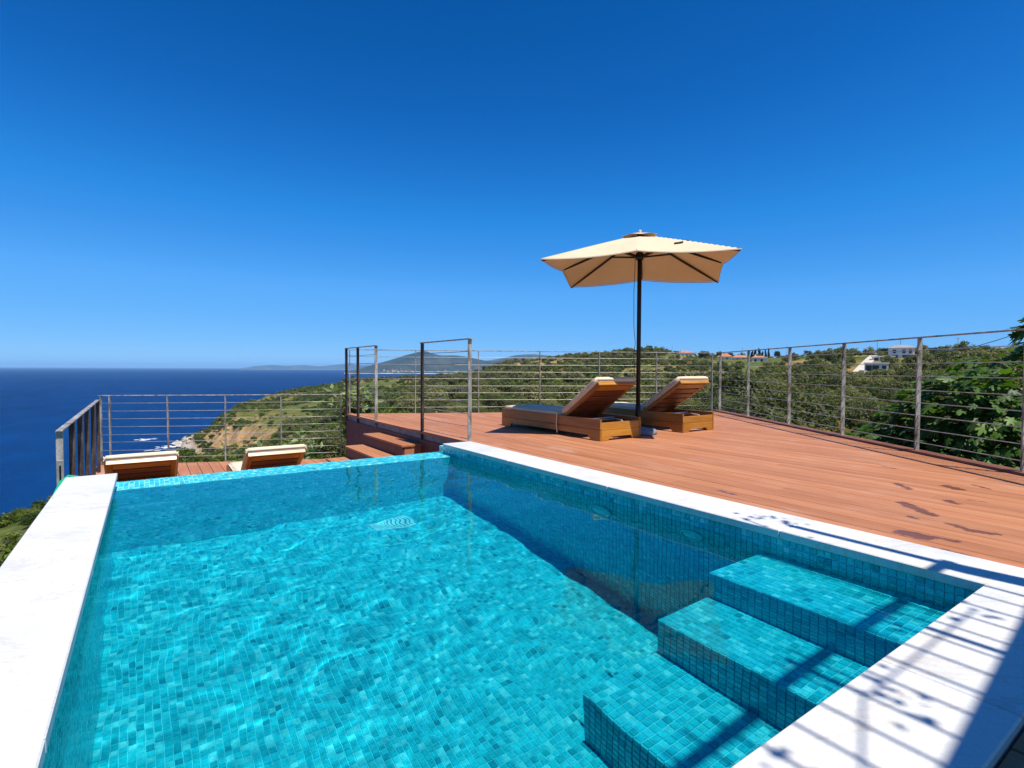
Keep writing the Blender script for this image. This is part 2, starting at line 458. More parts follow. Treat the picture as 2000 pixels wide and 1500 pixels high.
class MB:
    """collects shapes into one bmesh"""
    def __init__(s): s.bm = bmesh.new()
    def box(s, x0, x1, y0, y1, z0, z1, bev=0.0, mat=None):
        r = bmesh.ops.create_cube(s.bm, size=1)
        vs = r['verts']
        for v in vs:
            v.co = Vector((x0 + (v.co.x + .5) * (x1 - x0), y0 + (v.co.y + .5) * (y1 - y0), z0 + (v.co.z + .5) * (z1 - z0)))
        if bev:
            es = list({e for v in vs for e in v.link_edges})
            r = bmesh.ops.bevel(s.bm, geom=es, offset=bev, segments=1, affect='EDGES', profile=.5)
            vs = r['verts']
        if mat is not None: bmesh.ops.transform(s.bm, matrix=mat, verts=list({v for v in vs}))
        return s
    def prism(s, poly, z0, z1, ch=0.0):
        n = len(poly); P = [Vector((*p, 0)) for p in poly]
        c = sum(P, Vector()) / n
        area = sum(P[i].x * P[(i + 1) % n].y - P[(i + 1) % n].x * P[i].y for i in range(n))
        if area < 0: P.reverse()
        rings = [[(p.x, p.y, z0) for p in P]]
        if ch:
            ins = []
            for i in range(n):
                a, b, d = P[i - 1], P[i], P[(i + 1) % n]
                e1 = (b - a).normalized(); e2 = (d - b).normalized()
                n1 = Vector((-e1.y, e1.x, 0)); n2 = Vector((-e2.y, e2.x, 0))
                k = (n1 + n2); q = k.length_squared
                ins.append(b + k * (2 * ch / q) if q > .2 else b + n1 * ch)
            rings += [[(p.x, p.y, z1 - ch) for p in P], [(p.x, p.y, z1) for p in ins]]
        else:
            rings += [[(p.x, p.y, z1) for p in P]]
        rv = [[s.bm.verts.new(co) for co in r] for r in rings]
        s.bm.faces.new(rv[0][::-1]); s.bm.faces.new(rv[-1])
        for a, b in zip(rv, rv[1:]):
            for i in range(n):
                s.bm.faces.new((a[i], a[(i + 1) % n], b[(i + 1) % n], b[i]))
        return s
    def side(s, prof, axis, t0, t1):
        """extrude a profile given as (u, z): axis 'x' -> u runs along y, axis 'y' -> u runs along x"""
        def mk(t): return [s.bm.verts.new((t, u, z) if axis == 'x' else (u, t, z)) for u, z in prof]
        a, b = mk(t0), mk(t1); n = len(prof)
        s.bm.faces.new(a); s.bm.faces.new(b[::-1])
        for i in range(n): s.bm.faces.new((a[(i + 1) % n], a[i], b[i], b[(i + 1) % n]))
        bmesh.ops.recalc_face_normals(s.bm, faces=s.bm.faces[:])
        return s
    def tube(s, pts, r, seg=6, cap=True):
        pts = [Vector(p) for p in pts]; rings = []
        rr = r if isinstance(r, (list, tuple)) else [r] * len(pts)
        up = Vector((0, 0, 1))
        for i, p in enumerate(pts):
            t = (pts[min(i + 1, len(pts) - 1)] - pts[max(i - 1, 0)]).normalized()
            a = t.cross(up) if abs(t.dot(up)) < .98 else t.cross(Vector((1, 0, 0)))
            a.normalize(); b = t.cross(a)
            rings.append([s.bm.verts.new(p + (a * math.cos(k * 2 * math.pi / seg) + b * math.sin(k * 2 * math.pi / seg)) * rr[i]) for k in range(seg)])
        for A, B in zip(rings, rings[1:]):
            for k in range(seg):
                f = s.bm.faces.new((A[k], B[k], B[(k + 1) % seg], A[(k + 1) % seg])); f.smooth = True
        if cap: s.bm.faces.new(rings[0]); s.bm.faces.new(rings[-1][::-1])
        return s
    def lathe(s, prof, seg=20, c=(0, 0, 0)):
        rings = [[s.bm.verts.new((c[0] + r * math.cos(k * 2 * math.pi / seg), c[1] + r * math.sin(k * 2 * math.pi / seg), c[2] + z)) for k in range(seg)] for r, z in prof]
        for A, B in zip(rings, rings[1:]):
            for k in range(seg):
                f = s.bm.faces.new((A[k], A[(k + 1) % seg], B[(k + 1) % seg], B[k])); f.smooth = True
        s.bm.faces.new(rings[0][::-1]); s.bm.faces.new(rings[-1])
        return s
    def mesh(s, name, mat):
        me = bpy.data.meshes.new(name); s.bm.to_mesh(me); s.bm.free()
        if mat: me.materials.append(mat)
        return me
    def build(s, name, mat, parent=None, loc=None, rz=None):
        return obj(name, s.mesh(name, mat), parent, loc, rz)

def copy_tree(o, parent=None):
    c = o.copy(); COL.objects.link(c); c.parent = parent
    for ch in list(o.children): copy_tree(ch, c)
    return c

def clip(poly, a, b, c):
    """keep a*x+b*y<=c"""
    out = []
    for i in range(len(poly)):
        p, q = poly[i], poly[(i + 1) % len(poly)]
        dp, dq = a * p[0] + b * p[1] - c, a * q[0] + b * q[1] - c
        if dp <= 0: out.append(p)
        if (dp < 0) != (dq < 0) and dp != dq:
            t = dp / (dp - dq); out.append((p[0] + t * (q[0] - p[0]), p[1] + t * (q[1] - p[1])))
    return out

def camxy(lat, d): return (RGT.x * lat + FWD.x * d, RGT.y * lat + FWD.y * d)

# ------------------------------------------------------------------ terrain heights: (bearing, [(range, height)])
SEA_Z = -70.0
TAB = [
    (-60, [(8, -2.4), (20, -5), (40, -12), (60, -24), (100, -50), (150, -76), (300, -95)]),
    (-16.87, [(8, -2.4), (15, -4), (30, -6.5), (40, -8.6), (60, -17), (100, -42), (150, -74), (300, -95)]),
    (-9.41, [(8, -2.3), (15, -3.5), (30, -5.9), (40, -8.0), (60, -16), (100, -40), (150, -74), (300, -95)]),
    (-6.72, [(8, -2.3), (15, -3.3), (30, -5.4), (40, -7.0), (60, -14), (100, -36), (160, -74), (320, -95)]),
    (-3.10, [(8, -2.3), (15, -3.1), (30, -5.2), (45, -7.6), (70, -14), (120, -34), (200, -74), (400, -95)]),
    (0.53, [(8, -2.2), (15, -3.0), (30, -5.0), (60, -8.7), (120, -17.0), (200, -29.3), (300, -62), (380, -75), (700, -90)]),
    (2.27, [(8, -2.2), (15, -3.0), (30, -4.4), (60, -8.3), (120, -15.5), (200, -24.6), (300, -50), (400, -72), (560, -73), (590, -74), (700, -90)]),
    (2.87, [(8, -2.2), (15, -3.0), (30, -4.3), (60, -8.3), (120, -15.6), (200, -24.8), (300, -48), (400, -70), (540, -69), (570, -63.7), (590, -70), (640, -90)]),
    (4.50, [(8, -2.2), (15, -3.0), (30, -4.3), (60, -8.5), (120, -15.9), (200, -25.2), (300, -46), (400, -64), (510, -63.3), (540, -59.0), (570, -56.6), (600, -68), (660, -90)]),
    (6.18, [(8, -2.2), (15, -2.9), (30, -4.3), (60, -8.6), (120, -16.2), (200, -25.4), (300, -44), (400, -60), (470, -60.0), (490, -50.9), (600, -45.2), (640, -60), (700, -90)]),
    (7.48, [(8, -2.2), (15, -2.9), (30, -4.3), (60, -8.6), (120, -16.2), (200, -25.4), (300, -43), (400, -56), (440, -55.6), (460, -46.7), (560, -38.8), (620, -33.9), (660, -50), (740, -90)]),
    (9.72, [(8, -2.2), (15, -2.8), (30, -4.3), (60, -8.6), (120, -16.0), (200, -25.1), (300, -41), (385, -48.4), (405, -41.8), (500, -40.4), (580, -35.8), (660, -29.2), (720, -50), (800, -90)]),
    (11.57, [(8, -2.2), (15, -2.8), (30, -4.3), (60, -8.5), (120, -15.8), (200, -24.4), (300, -33.8), (400, -38.2), (560, -32.9), (675, -25.4), (760, -45), (900, -90)]),
    (13.47, [(8, -2.1), (15, -2.7), (30, -4.3), (60, -8.5), (150, -19.4), (300, -33.4), (420, -35.7), (560, -30.3), (690, -22.5), (800, -42), (1000, -90)]),
    (17.93, [(8, -2.1), (15, -2.6), (40, -5.4), (150, -17.4), (300, -25.9), (480, -26.4), (640, -20.6), (800, -13.4), (950, -40), (1200, -90)]),
    (23.66, [(8, -2.1), (15, -2.4), (60, -4.5), (150, -9.3), (280, -12.7), (480, -14.1), (750, -12.5), (900, -35), (1200, -90)]),
    (28.53, [(8, -2.1), (15, -2.4), (60, -4.2), (150, -7.9), (300, -10.2), (480, -10.4), (700, -9.4), (850, -28), (1200, -90)]),
    (31.28, [(8, -2.1), (15, -2.4), (60, -3.8), (150, -7.2), (300, -8.5), (450, -7.0), (620, -2.8), (800, -12), (1200, -80)]),
    (34.60, [(8, -2.1), (15, -2.4), (60, -3.8), (150, -6.4), (300, -6.4), (450, -0.8), (620, 8.1), (800, 2), (1200, -40)]),
    (40.12, [(8, -2.1), (15, -2.4), (60, -3.8), (150, -5.6), (300, -3.3), (450, 3.7), (620, 14.3), (800, 10), (1200, -10)]),
    (45.54, [(8, -2.1), (15, -2.4), (60, -3.7), (150, -5.5), (300, -3.1), (420, 4.8), (600, 18.5), (800, 15), (1200, 0)]),
    (48.70, [(8, -2.1), (15, -2.4), (60, -3.6), (150, -5.3), (300, -3.0), (420, 6.1), (600, 21.3), (800, 18), (1200, 5)]),
    (52.79, [(8, -2.1), (15, -2.4), (60, -3.8), (150, -5.9), (280, -3.9), (400, 3.7), (520, 14.5), (800, 13), (1200, 5)]),
    (55.73, [(8, -2.1), (15, -2.3), (50, -3.2), (120, -5.5), (230, -5.0), (360, 0.8), (480, 10.8), (700, 9), (1200, 5)]),
    (59.48, [(8, -2.1), (15, -2.2), (40, -2.6), (100, -5.1), (210, -5.2), (340, -0.6), (450, 9.2), (700, 7), (1200, 5)]),
    (63.02, [(8, -2.0), (15, -2.1), (30, -2.0), (90, -4.4), (190, -4.4), (320, 1.0), (430, 9.5), (700, 8), (1200, 5)]),
    (66.33, [(8, -2.0), (15, -2.0), (25, -1.6), (80, -3.6), (170, -3.0), (270, 1.9), (360, 10.9), (600, 8), (1200, 5)]),
    (69.42, [(8, -1.9), (15, -2.0), (25, -1.5), (80, -3.4), (170, -2.5), (250, 1.1), (330, 7.7), (600, 8), (1200, 5)]),
    (72.30, [(8, -1.9), (15, -2.0), (20, -1.0), (70, -2.8), (160, -1.6), (240, 2.8), (330, 8.3), (600, 7), (1200, 5)]),
    (75.61, [(8, -1.9), (15, -1.9), (20, -1.1), (60, -2.3), (150, -0.4), (220, 3.4), (300, 8.3), (600, 8), (1200, 5)]),
    (78.61, [(8, -1.9), (15, -1.8), (20, -1.0), (60, -2.1), (150, 0.0), (220, 4.0), (300, 8.7), (600, 8), (1200, 5)]),
    (110, [(8, -1.9), (15, -1.8), (60, 0), (150, 4), (300, 14), (600, 30), (1200, 60)]),
    (180, [(8, -1.9), (15, -1.0), (60, 4), (150, 12), (300, 26), (600, 50), (1200, 90)]),
    (250, [(8, -2.2), (15, -2.0), (60, -4), (150, -8), (300, -10), (600, 0), (1200, 30)]),
    (300, [(8, -2.4), (20, -5), (40, -12), (60, -24), (100, -50), (150, -76), (300, -95)]),
]
LR = np.linspace(math.log(3), math.log(1300), 900)
TB = np.array([t[0] for t in TAB], float)
TZ = np.array([np.interp(LR, np.log([2] + [a for a, _ in t[1]] + [5000]), [-2.3] + [z for _, z in t[1]] + [t[1][-1][1]]) for t in TAB])
ker = np.array([1, 2, 3, 2, 1.]) / 9
TZ = np.array([np.convolve(np.pad(z, 2, 'edge'), ker, 'valid') for z in TZ])

def vnoise(x, y, seed):
    """smooth value noise on numpy arrays"""
    xi, yi = np.floor(x).astype(np.int64), np.floor(y).astype(np.int64)
    fx, fy = x - xi, y - yi
    fx, fy = fx * fx * (3 - 2 * fx), fy * fy * (3 - 2 * fy)
    def h(a, b):
        n = (a * 374761393 + b * 668265263 + seed * 974634777) & 0x7fffffff
        n = ((n ^ (n >> 13)) * 1274126177) & 0x7fffffff
        return ((n ^ (n >> 16)) & 0xffff) / 65535.0
    return (h(xi, yi) * (1 - fx) + h(xi + 1, yi) * fx) * (1 - fy) + (h(xi, yi + 1) * (1 - fx) + h(xi + 1, yi + 1) * fx) * fy

def fbm(x, y, seed, oct=4):
    s = 0; a = 1; t = 0
    for i in range(oct):
        s = s + a * vnoise(x * 2 ** i, y * 2 ** i, seed + i); t += a; a *= .5
    return s / t - .5

def height(x, y):
    x = np.asarray(x, float); y = np.asarray(y, float)
    r = np.clip(np.hypot(x, y), 3, 1299); b = np.degrees(np.arctan2(x, y)); b = np.where(b < -60, b + 360, b)
    fi = np.clip(np.interp(b, TB, np.arange(len(TB))), 0, len(TB) - 1.001)
    i = fi.astype(int); t = fi - i; t = t * t * (3 - 2 * t) * .5 + t * .5
    fj = np.clip((np.log(r) - LR[0]) / (LR[1] - LR[0]), 0, len(LR) - 1.001); j = fj.astype(int); u = fj - j
    z = (TZ[i, j] * (1 - u) + TZ[i, j + 1] * u) * (1 - t) + (TZ[i + 1, j] * (1 - u) + TZ[i + 1, j + 1] * u) * t
    amp = np.clip((r - 12) / 60, 0, 1) * np.clip(r * .006, 0, 2.6)
    z = z + amp * fbm(x / 38, y / 38, 3) * 1.6
    cl = np.exp(-((b - 7) / 4.5) ** 2) * np.clip((r - 340) / 60, 0, 1) * np.clip((660 - r) / 80, 0, 1)
    z = z - 3.2 * np.exp(-((b - 5.5) / 6.5) ** 4) * np.clip((r - 70) / 60, 0, 1) * np.clip((340 - r) / 80, 0, 1)
    z = z + 0.1 * np.clip((2 - b) / 4, 0, 1) * np.clip((b + 40) / 10, 0, 1) * np.clip((r - 6) / 10, 0, 1) * np.clip((90 - r) / 30, 0, 1)
    z = z + cl * (fbm(x / 14, y / 14, 21, 5) * 9 - np.abs(fbm(x / 7, y / 7, 31, 4)) * 4)
    return z

# ground sheet
rr = np.exp(np.concatenate([np.linspace(math.log(3.0), math.log(20), 26)[:-1], np.linspace(math.log(20), math.log(320), 150)[:-1],
                            np.linspace(math.log(320), math.log(720), 130)[:-1], np.linspace(math.log(720), math.log(1290), 40)]))
bb = np.concatenate([np.arange(-60, -18, 3), np.arange(-18, 0, .5), np.arange(0, 20, .18), np.arange(20, 84, .35), np.arange(84, 300.1, 4)])
BB, RR = np.meshgrid(np.radians(bb), rr, indexing='ij')
GX, GY = RR * np.sin(BB), RR * np.cos(BB)
GZ = height(GX, GY)
nb, nr = GX.shape
idx = np.arange(nb * nr).reshape(nb, nr)
F = np.stack([idx[:-1, :-1], idx[1:, :-1], idx[1:, 1:], idx[:-1, 1:]], -1).reshape(-1, 4)[:, ::-1]
FZ = GZ.ravel()[F].max(1)
F = F[FZ > SEA_Z - 12]
hill = obj('hillside', mesh_np('hillside', np.stack([GX, GY, GZ], -1).reshape(-1, 3), F, MAT['terrain'], True))
tag(hill, 'dry scrub-covered hillside sloping down to the sea', kind='structure')

# sea
a = np.linspace(0, 2 * math.pi, 97)[:-1]
rs = [60, 300, 1000, 4000, 15000, 62000]
sv = np.concatenate([np.stack([r * np.cos(a), r * np.sin(a), np.full_like(a, SEA_Z)], -1) for r in rs])
sf = [(k * 96 + i, k * 96 + (i + 1) % 96, (k + 1) * 96 + (i + 1) % 96, (k + 1) * 96 + i) for k in range(len(rs) - 1) for i in range(96)]
sea = obj('sea', mesh_np('sea', sv, np.array(sf)[:, ::-1], MAT['sea']))
for p in sea.data.polygons: pass
bm_ = bmesh.new(); bm_.from_mesh(sea.data); bmesh.ops.recalc_face_normals(bm_, faces=bm_.faces)
if bm_.faces[:][0].normal.z < 0: bmesh.ops.reverse_faces(bm_, faces=bm_.faces)
bm_.to_mesh(sea.data); bm_.free()
tag(sea, 'deep blue sea stretching to the horizon', kind='structure')

# far headland across the bay: crest height above the sea by bearing
def headland(name, crest, r0, r1, rc, mat, seed, label, rough=1.0):
    bs = np.linspace(crest[0][0], crest[-1][0], 200); ts = np.linspace(0, 1, 46)
    top = np.interp(bs, [c[0] for c in crest], [c[1] for c in crest])
    B, T = np.meshgrid(np.radians(bs), ts, indexing='ij')
    Rr = r0 + (r1 - r0) * T
    x, y = Rr * np.sin(B), Rr * np.cos(B)
    tc = (rc - r0) / (r1 - r0)
    prof = np.where(T < tc, np.sin(np.clip(T / tc, 0, 1) * math.pi / 2) ** 1.15, np.cos(np.clip((T - tc) / (1 - tc), 0, 1) * math.pi / 2))
    z = SEA_Z - 4 + (top[:, None] + 4) * prof * (1 + rough * (fbm(x / 900, y / 900, seed, 5) * .55 - np.abs(fbm(x / 420, y / 420, seed + 9, 4)) * .25) * (1 - np.exp(-((T - tc) / .08) ** 2) * .8))
    n0, n1 = x.shape; ix = np.arange(n0 * n1).reshape(n0, n1)
    f = np.stack([ix[:-1, :-1], ix[1:, :-1], ix[1:, 1:], ix[:-1, 1:]], -1).reshape(-1, 4)[:, ::-1]
    o = obj(name, mesh_np(name, np.stack([x, y, z], -1).reshape(-1, 3), f, mat, True))
    return tag(o, label, kind='structure')

def hd(px, y, r):   # crest height above sea from a sighting of the ridge
    rel = math.atan((px - 1000) / 1035.)
    return (34.6 + math.degrees(rel), max(2, .78 - (y - (720.3 + (px - 1000) * .0045)) / 1035. * math.cos(rel) * r + 70.8))
headland('headland', [hd(p, y, 8200) for p, y in [(672, 727), (690, 723), (715, 716), (745, 708), (775, 700), (800, 694), (818, 689.5), (828, 688.5), (840, 692), (858, 696), (885, 695.5), (912, 697), (940, 703), (975, 708), (1020, 712), (1060, 715), (1110, 724)]],
         7150, 9800, 8200, MAT['farhill'], 51, 'bluish wooded headland with a pointed summit across the bay')
headland('headland', [hd(p, y, 9300) for p, y in [(905, 716), (935, 707), (960, 703), (985, 699), (1005, 694), (1025, 692), (1045, 691.5), (1070, 694), (1100, 696), (1150, 701), (1230, 712)]],
         8500, 11200, 9300, MAT['farhill'], 77, 'second bluish ridge behind the pointed headland', .6)
headland('mountains', [hd(p, y, 26000) for p, y in [(470, 719), (500, 715), (530, 713), (560, 714.5), (590, 713), (625, 715.5), (650, 713), (675, 710.5), (700, 713), (740, 714), (800, 719)]],
         24800, 28000, 26000, MAT['farhill'], 91, 'very faint hazy mountains on the sea horizon', .3)

# village along the far beach
vm = MB(); vm.box(-9, 9, -6, 6, -4, 8); vwall = vm.mesh('village_house', MAT['housewall'])
vr = MB(); vr.prism([(-10, -7), (10, -7), (10, 7), (-10, 7)], 8, 9); vr.bm.verts.ensure_lookup_table()
vroof = MB()
_b = [vroof.bm.verts.new(c) for c in ((-10, -7, 8), (10, -7, 8), (10, 7, 8), (-10, 7, 8), (-7, 0, 12.5), (7, 0, 12.5))]
for q in ((0, 1, 5, 4), (1, 2, 5), (2, 3, 4, 5), (3, 0, 4), (3, 2, 1, 0)): vroof.bm.faces.new([_b[i] for i in q])
vroof = vroof.mesh('roof', MAT['roof'])
vr.bm.free()
rv = random.Random(4)
for i in range(46):
    bdeg = 34.6 + math.degrees(math.atan((rv.choice([rv.gauss(785, 14), rv.gauss(795, 25), rv.uniform(755, 900), rv.gauss(865, 12)]) - 1000) / 1035.))
    r = 7230 + abs(rv.gauss(0, 110))
    x, y = r * math.sin(R(bdeg)), r * math.cos(R(bdeg))
    T = (r - 7150) / 2650.; z = SEA_Z - 2 + 175 * math.sin(min(1, T / .396) * math.pi / 2) ** 1.15
    w = obj('village_house', vwall, None, (x, y, z), rv.uniform(0, 3.1))
    k = rv.uniform(.8, 1.5); w.scale = (k, k, k * rv.uniform(.9, 1.4))
    tag(w, 'tiny pale house in the village on the far shore', 'house', 'houses of the far shore village')
    obj('roof', vroof, w)

# ------------------------------------------------------------------ POOL
ZW = -0.09
PX0, PX1, PY0, PY1, PZ = -0.21, 2.50, 0.55, 4.63, -1.57
pool = MB()
pool.box(PX0 - .25, PX0, .3, 4.95, -2.6, -.022)
pool.box(PX1, PX1 + .27, .3, 4.95, -2.6, -.022)
pool.box(PX0, PX1, .3, PY0, -2.6, -.022)
pool.box(PX0, PX1, PY1, 4.95, -2.6, ZW + .001)
pool.box(PX0, PX1, PY0, PY1, -2.6, PZ)
pool = pool.build('swimming_pool', MAT['grout'])
tag(pool, 'turquoise mosaic infinity pool with white marble coping', 'swimming pool')

TREADS = [(2.06, 2.50, ZW - .10), (1.72, 2.06, ZW - .37), (1.31, 1.72, ZW - .63), (0.95, 1.31, ZW - .90), (0.60, 0.95, ZW - 1.17)]
STEP_Y1 = 1.425
for x0, x1, z in TREADS:
    s = MB(); s.box(x0, x1 + (.0 if x1 > 2.4 else .0), PY0, STEP_Y1, PZ, z); s.build('step', MAT['grout'], pool)

PITCH_T, GAP, TH = .0312, .0026, .0042
cells = []           # centre, u, v, n
def tile_plane(o, u, v, n, lu, lv, zmax=None, drop=None):
    nu, nv = max(1, round(lu / PITCH_T)), max(1, round(lv / PITCH_T))
    pu, pv = lu / nu, lv / nv
    o, u, v, n = (np.array(q, float) for q in (o, u, v, n))
    A, Bq = np.meshgrid((np.arange(nu) + .5) * pu, (np.arange(nv) + .5) * pv, indexing='ij')
    c = o + A[..., None] * u + Bq[..., None] * v
    c = c.reshape(-1, 3)
    if drop is not None: c = c[~drop(c)]
    k = len(c)
    cells.append(dict(c=c, u=np.tile(u, (k, 1)), v=np.tile(v, (k, 1)), n=np.tile(n, (k, 1)), pu=np.full(k, pu), pv=np.full(k, pv)))
def under_steps(c):
    return (c[:, 1] < STEP_Y1) & (c[:, 0] > .60)
def behind_steps(c):
    zt = np.full(len(c), -9.)
    for x0, x1, z in TREADS: zt = np.where((c[:, 0] >= x0) & (c[:, 0] <= x1 + .01), z, zt)
    return (c[:, 1] < STEP_Y1) & (c[:, 2] < zt)
WT = -.03
tile_plane((PX0, PY0, PZ), (1, 0, 0), (0, 1, 0), (0, 0, 1), PX1 - PX0, PY1 - PY0, drop=under_steps)
tile_plane((PX1, PY0, PZ), (0, 1, 0), (0, 0, 1), (-1, 0, 0), PY1 - PY0, WT - PZ, drop=behind_steps)
tile_plane((PX1, PY1, ZW + .004), (0, 1, 0), (0, 0, 1), (-1, 0, 0), .32, WT - ZW - .004)
tile_plane((PX0, PY0, PZ), (0, 1, 0), (0, 0, 1), (1, 0, 0), PY1 - PY0, WT - PZ)
tile_plane((PX0, PY1, PZ), (1, 0, 0), (0, 0, 1), (0, -1, 0), PX1 - PX0, ZW + .001 - PZ)
tile_plane((PX0, PY0, PZ), (1, 0, 0), (0, 0, 1), (0, 1, 0), PX1 - PX0, WT - PZ, drop=behind_steps)
tile_plane((PX0, PY1, ZW + .001), (1, 0, 0), (0, 1, 0), (0, 0, 1), PX1 - PX0, .32)
n_before = len(cells)
for x0, x1, z in TREADS:
    tile_plane((x0, PY0, z), (1, 0, 0), (0, 1, 0), (0, 0, 1), x1 - x0, STEP_Y1 - PY0)
n_tread = len(cells)
for i, (x0, x1, z) in enumerate(TREADS):
    zb = TREADS[i + 1][2] if i + 1 < len(TREADS) else PZ
    tile_plane((x0, PY0, zb), (0, 1, 0), (0, 0, 1), (-1, 0, 0), STEP_Y1 - PY0, z - zb)
    tile_plane((x0, STEP_Y1, PZ), (1, 0, 0), (0, 0, 1), (0, 1, 0), x1 - x0, z - PZ)
is_tread = np.concatenate([np.full(len(c['c']), n_before <= i < n_tread) for i, c in enumerate(cells)])
C = {k: np.concatenate([c[k] for c in cells]) for k in cells[0]}
# size on the picture (in-frame treads): the 300 largest become objects of their own
rel = C['c'] - np.array(CAM)
dep = rel @ np.array(_look); lx = rel @ np.array(_r); ly = rel @ np.array(_u)
inf = (dep > .3) & (np.abs(lx / dep) < .95) & (np.abs(ly / dep) < .68)
nearY = (rel[:, 1] * .78 / np.maximum(.2, .78 - C['c'][:, 2] - 0)) > 0
vis_edge = C['c'][:, 1] > .86
score = np.where(is_tread & inf & vis_edge & (C['c'][:, 2] > -1.1), 1 / dep, 0)
big = np.argsort(-score)[:300]
mask_big = np.zeros(len(score), bool); mask_big[big] = True
def tile_shape(hu, hv, ch=.0012):
    b = np.array([(-hu, -hv, 0), (hu, -hv, 0), (hu, hv, 0), (-hu, hv, 0), (-hu, -hv, TH - ch), (hu, -hv, TH - ch), (hu, hv, TH - ch), (-hu, hv, TH - ch),
                  (-hu + ch, -hv + ch, TH), (hu - ch, -hv + ch, TH), (hu - ch, hv - ch, TH), (-hu + ch, hv - ch, TH)])
    f = [(0, 1, 5, 4), (1, 2, 6, 5), (2, 3, 7, 6), (3, 0, 4, 7), (4, 5, 9, 8), (5, 6, 10, 9), (6, 7, 11, 10), (7, 4, 8, 11), (8, 9, 10, 11)]
    return b, np.array(f)
K = ~mask_big; N = K.sum()
jit = RNG.uniform(-1, 1, (N, 6))
hu = (C['pu'][K] - GAP) / 2 * (1 + .03 * jit[:, 0]); hv = (C['pv'][K] - GAP) / 2 * (1 + .03 * jit[:, 1])
ch = .0014
U, V, NN, CC = C['u'][K], C['v'][K], C['n'][K], C['c'][K] + .0005 * (jit[:, 2:3] * C['u'][K] + jit[:, 3:4] * C['v'][K])
tv = np.zeros((N, 8, 3)); tilt = .0003
for i, (su, sv_) in enumerate(((-1, -1), (1, -1), (1, 1), (-1, 1))):
    tv[:, i] = CC + U * (su * hu)[:, None] + V * (sv_ * hv)[:, None]
    hgt = TH + tilt * (jit[:, 4] * su + jit[:, 5] * sv_)
    tv[:, 4 + i] = CC + U * (su * (hu - ch))[:, None] + V * (sv_ * (hv - ch))[:, None] + NN * hgt[:, None]
tf = np.array([(4, 5, 6, 7), (0, 1, 5, 4), (1, 2, 6, 5), (2, 3, 7, 6), (3, 0, 4, 7)])
hand = (np.cross(U, V) * NN).sum(1) < 0
TF = np.tile(tf, (N, 1, 1)); TF[hand] = TF[hand][:, :, ::-1]
TF = (TF + (np.arange(N) * 8)[:, None, None]).reshape(-1, 4)
mos = obj('mosaic_tiles', mesh_np('mosaic_tiles', tv.reshape(-1, 3), TF, MAT['tile']), pool)
mos['kind'] = 'stuff'
tb, tfq = tile_shape((PITCH_T - GAP) / 2, (PITCH_T - GAP) / 2)
tile_me = mesh_np('tile', tb, tfq, MAT['tile'])
for i in big:
    o = obj('tile', tile_me, pool, tuple(C['c'][i]))
    o.rotation_euler = (RNG.uniform(-.012, .012), RNG.uniform(-.012, .012), RNG.uniform(-.012, .012))
    o.scale = (C['pu'][i] / PITCH_T, C['pv'][i] / PITCH_T, 1)
    o.cycles.is_caustics_receiver = True

def slab(x0, x1, y0, y1):
    m = MB(); m.box(x0, x1, y0, y1, -.02, .02, .004); m.build('coping_slab', MAT['marble'], pool)
ys = [.302, 1.42, 2.55, 3.66, 4.72]
for a_, b_ in zip(ys, ys[1:]): slab(-.468, -.18, a_ + .001, b_ - .001)
ys = [.302, 1.33, 2.47, 3.62, 4.80]
for a_, b_ in zip(ys, ys[1:]): slab(2.46, 2.778, a_ + .001, b_ - .001)
xs = [-.178, .70, 1.58, 2.458]
for a_, b_ in zip(xs, xs[1:]): slab(a_ + .001, b_ - .001, .302, .58)

for (y, z, r) in ((2.56, ZW - .27, .10), (1.84, ZW - .17, .075)):
    ring = MB(); ring.lathe([(r * 1.0, 0), (r * 1.0, .012), (r * .86, .02), (r * .8, .02), (r * .8, .008)], 24)
    ring = ring.build('pool_light', MAT['white_plastic'], pool, (PX1 - .005, y, z)); ring.rotation_euler = (0, R(-90), 0)
    le = MB(); le.lathe([(r * .79, .003), (r * .76, .012), (r * .5, .018), (r * .1, .02)], 24); le.build('lens', MAT['light_glass'], ring)
dr = MB()
dr.box(-.17, .17, -.11, -.09, 0, .012); dr.box(-.17, .17, .09, .11, 0, .012); dr.box(-.17, -.15, -.09, .09, 0, .012); dr.box(.15, .17, -.09, .09, 0, .012)
for i in range(11): dr.box(-.135 + i * .027 - .0095, -.135 + i * .027 + .0095, -.09, .09, .001, .010)
dr.build('drain_grate', MAT['white_plastic'], pool, (1.68, 4.2, PZ + .005), R(4))

# water surface with small ripples
nx, ny = 230, 360
_e = np.array([0, .0012, .0025, .004, .007])
wx = np.concatenate([PX0 + .0045 + _e, np.linspace(PX0 + .02, PX1 - .02, nx - 10), PX1 - .0045 - _e[::-1]]); wy = np.linspace(PY0 + .002, PY1 + .002, ny)
WX, WY = np.meshgrid(wx, wy, indexing='ij')
wz = np.zeros_like(WX)
rw = np.random.default_rng(5)
for i in range(46):
    lam = rw.uniform(.065, .5); th = rw.normal(1.9, 1.1); k = 2 * math.pi / lam
    wz += (lam ** 1.15) * .0016 * np.sin(k * (WX * math.cos(th) + WY * math.sin(th)) + rw.uniform(0, 6.28)) / math.sqrt(46) * 2.0
wz *= (.5 + .9 * vnoise(WX * 1.3 + 3, WY * 1.3, 8)) * (1.25 - .75 * np.clip((WX - .6) / 1.0, 0, 1) * np.clip((2.2 - WY) / .8, 0, 1))
wz += .0026 * (np.exp(-(PX1 - .0045 - WX) / .0026) + np.exp(-(WX - PX0 - .0045) / .0026))
ix = np.arange(nx * ny).reshape(nx, ny)
wf = np.stack([ix[:-1, :-1], ix[1:, :-1], ix[1:, 1:], ix[:-1, 1:]], -1).reshape(-1, 4)
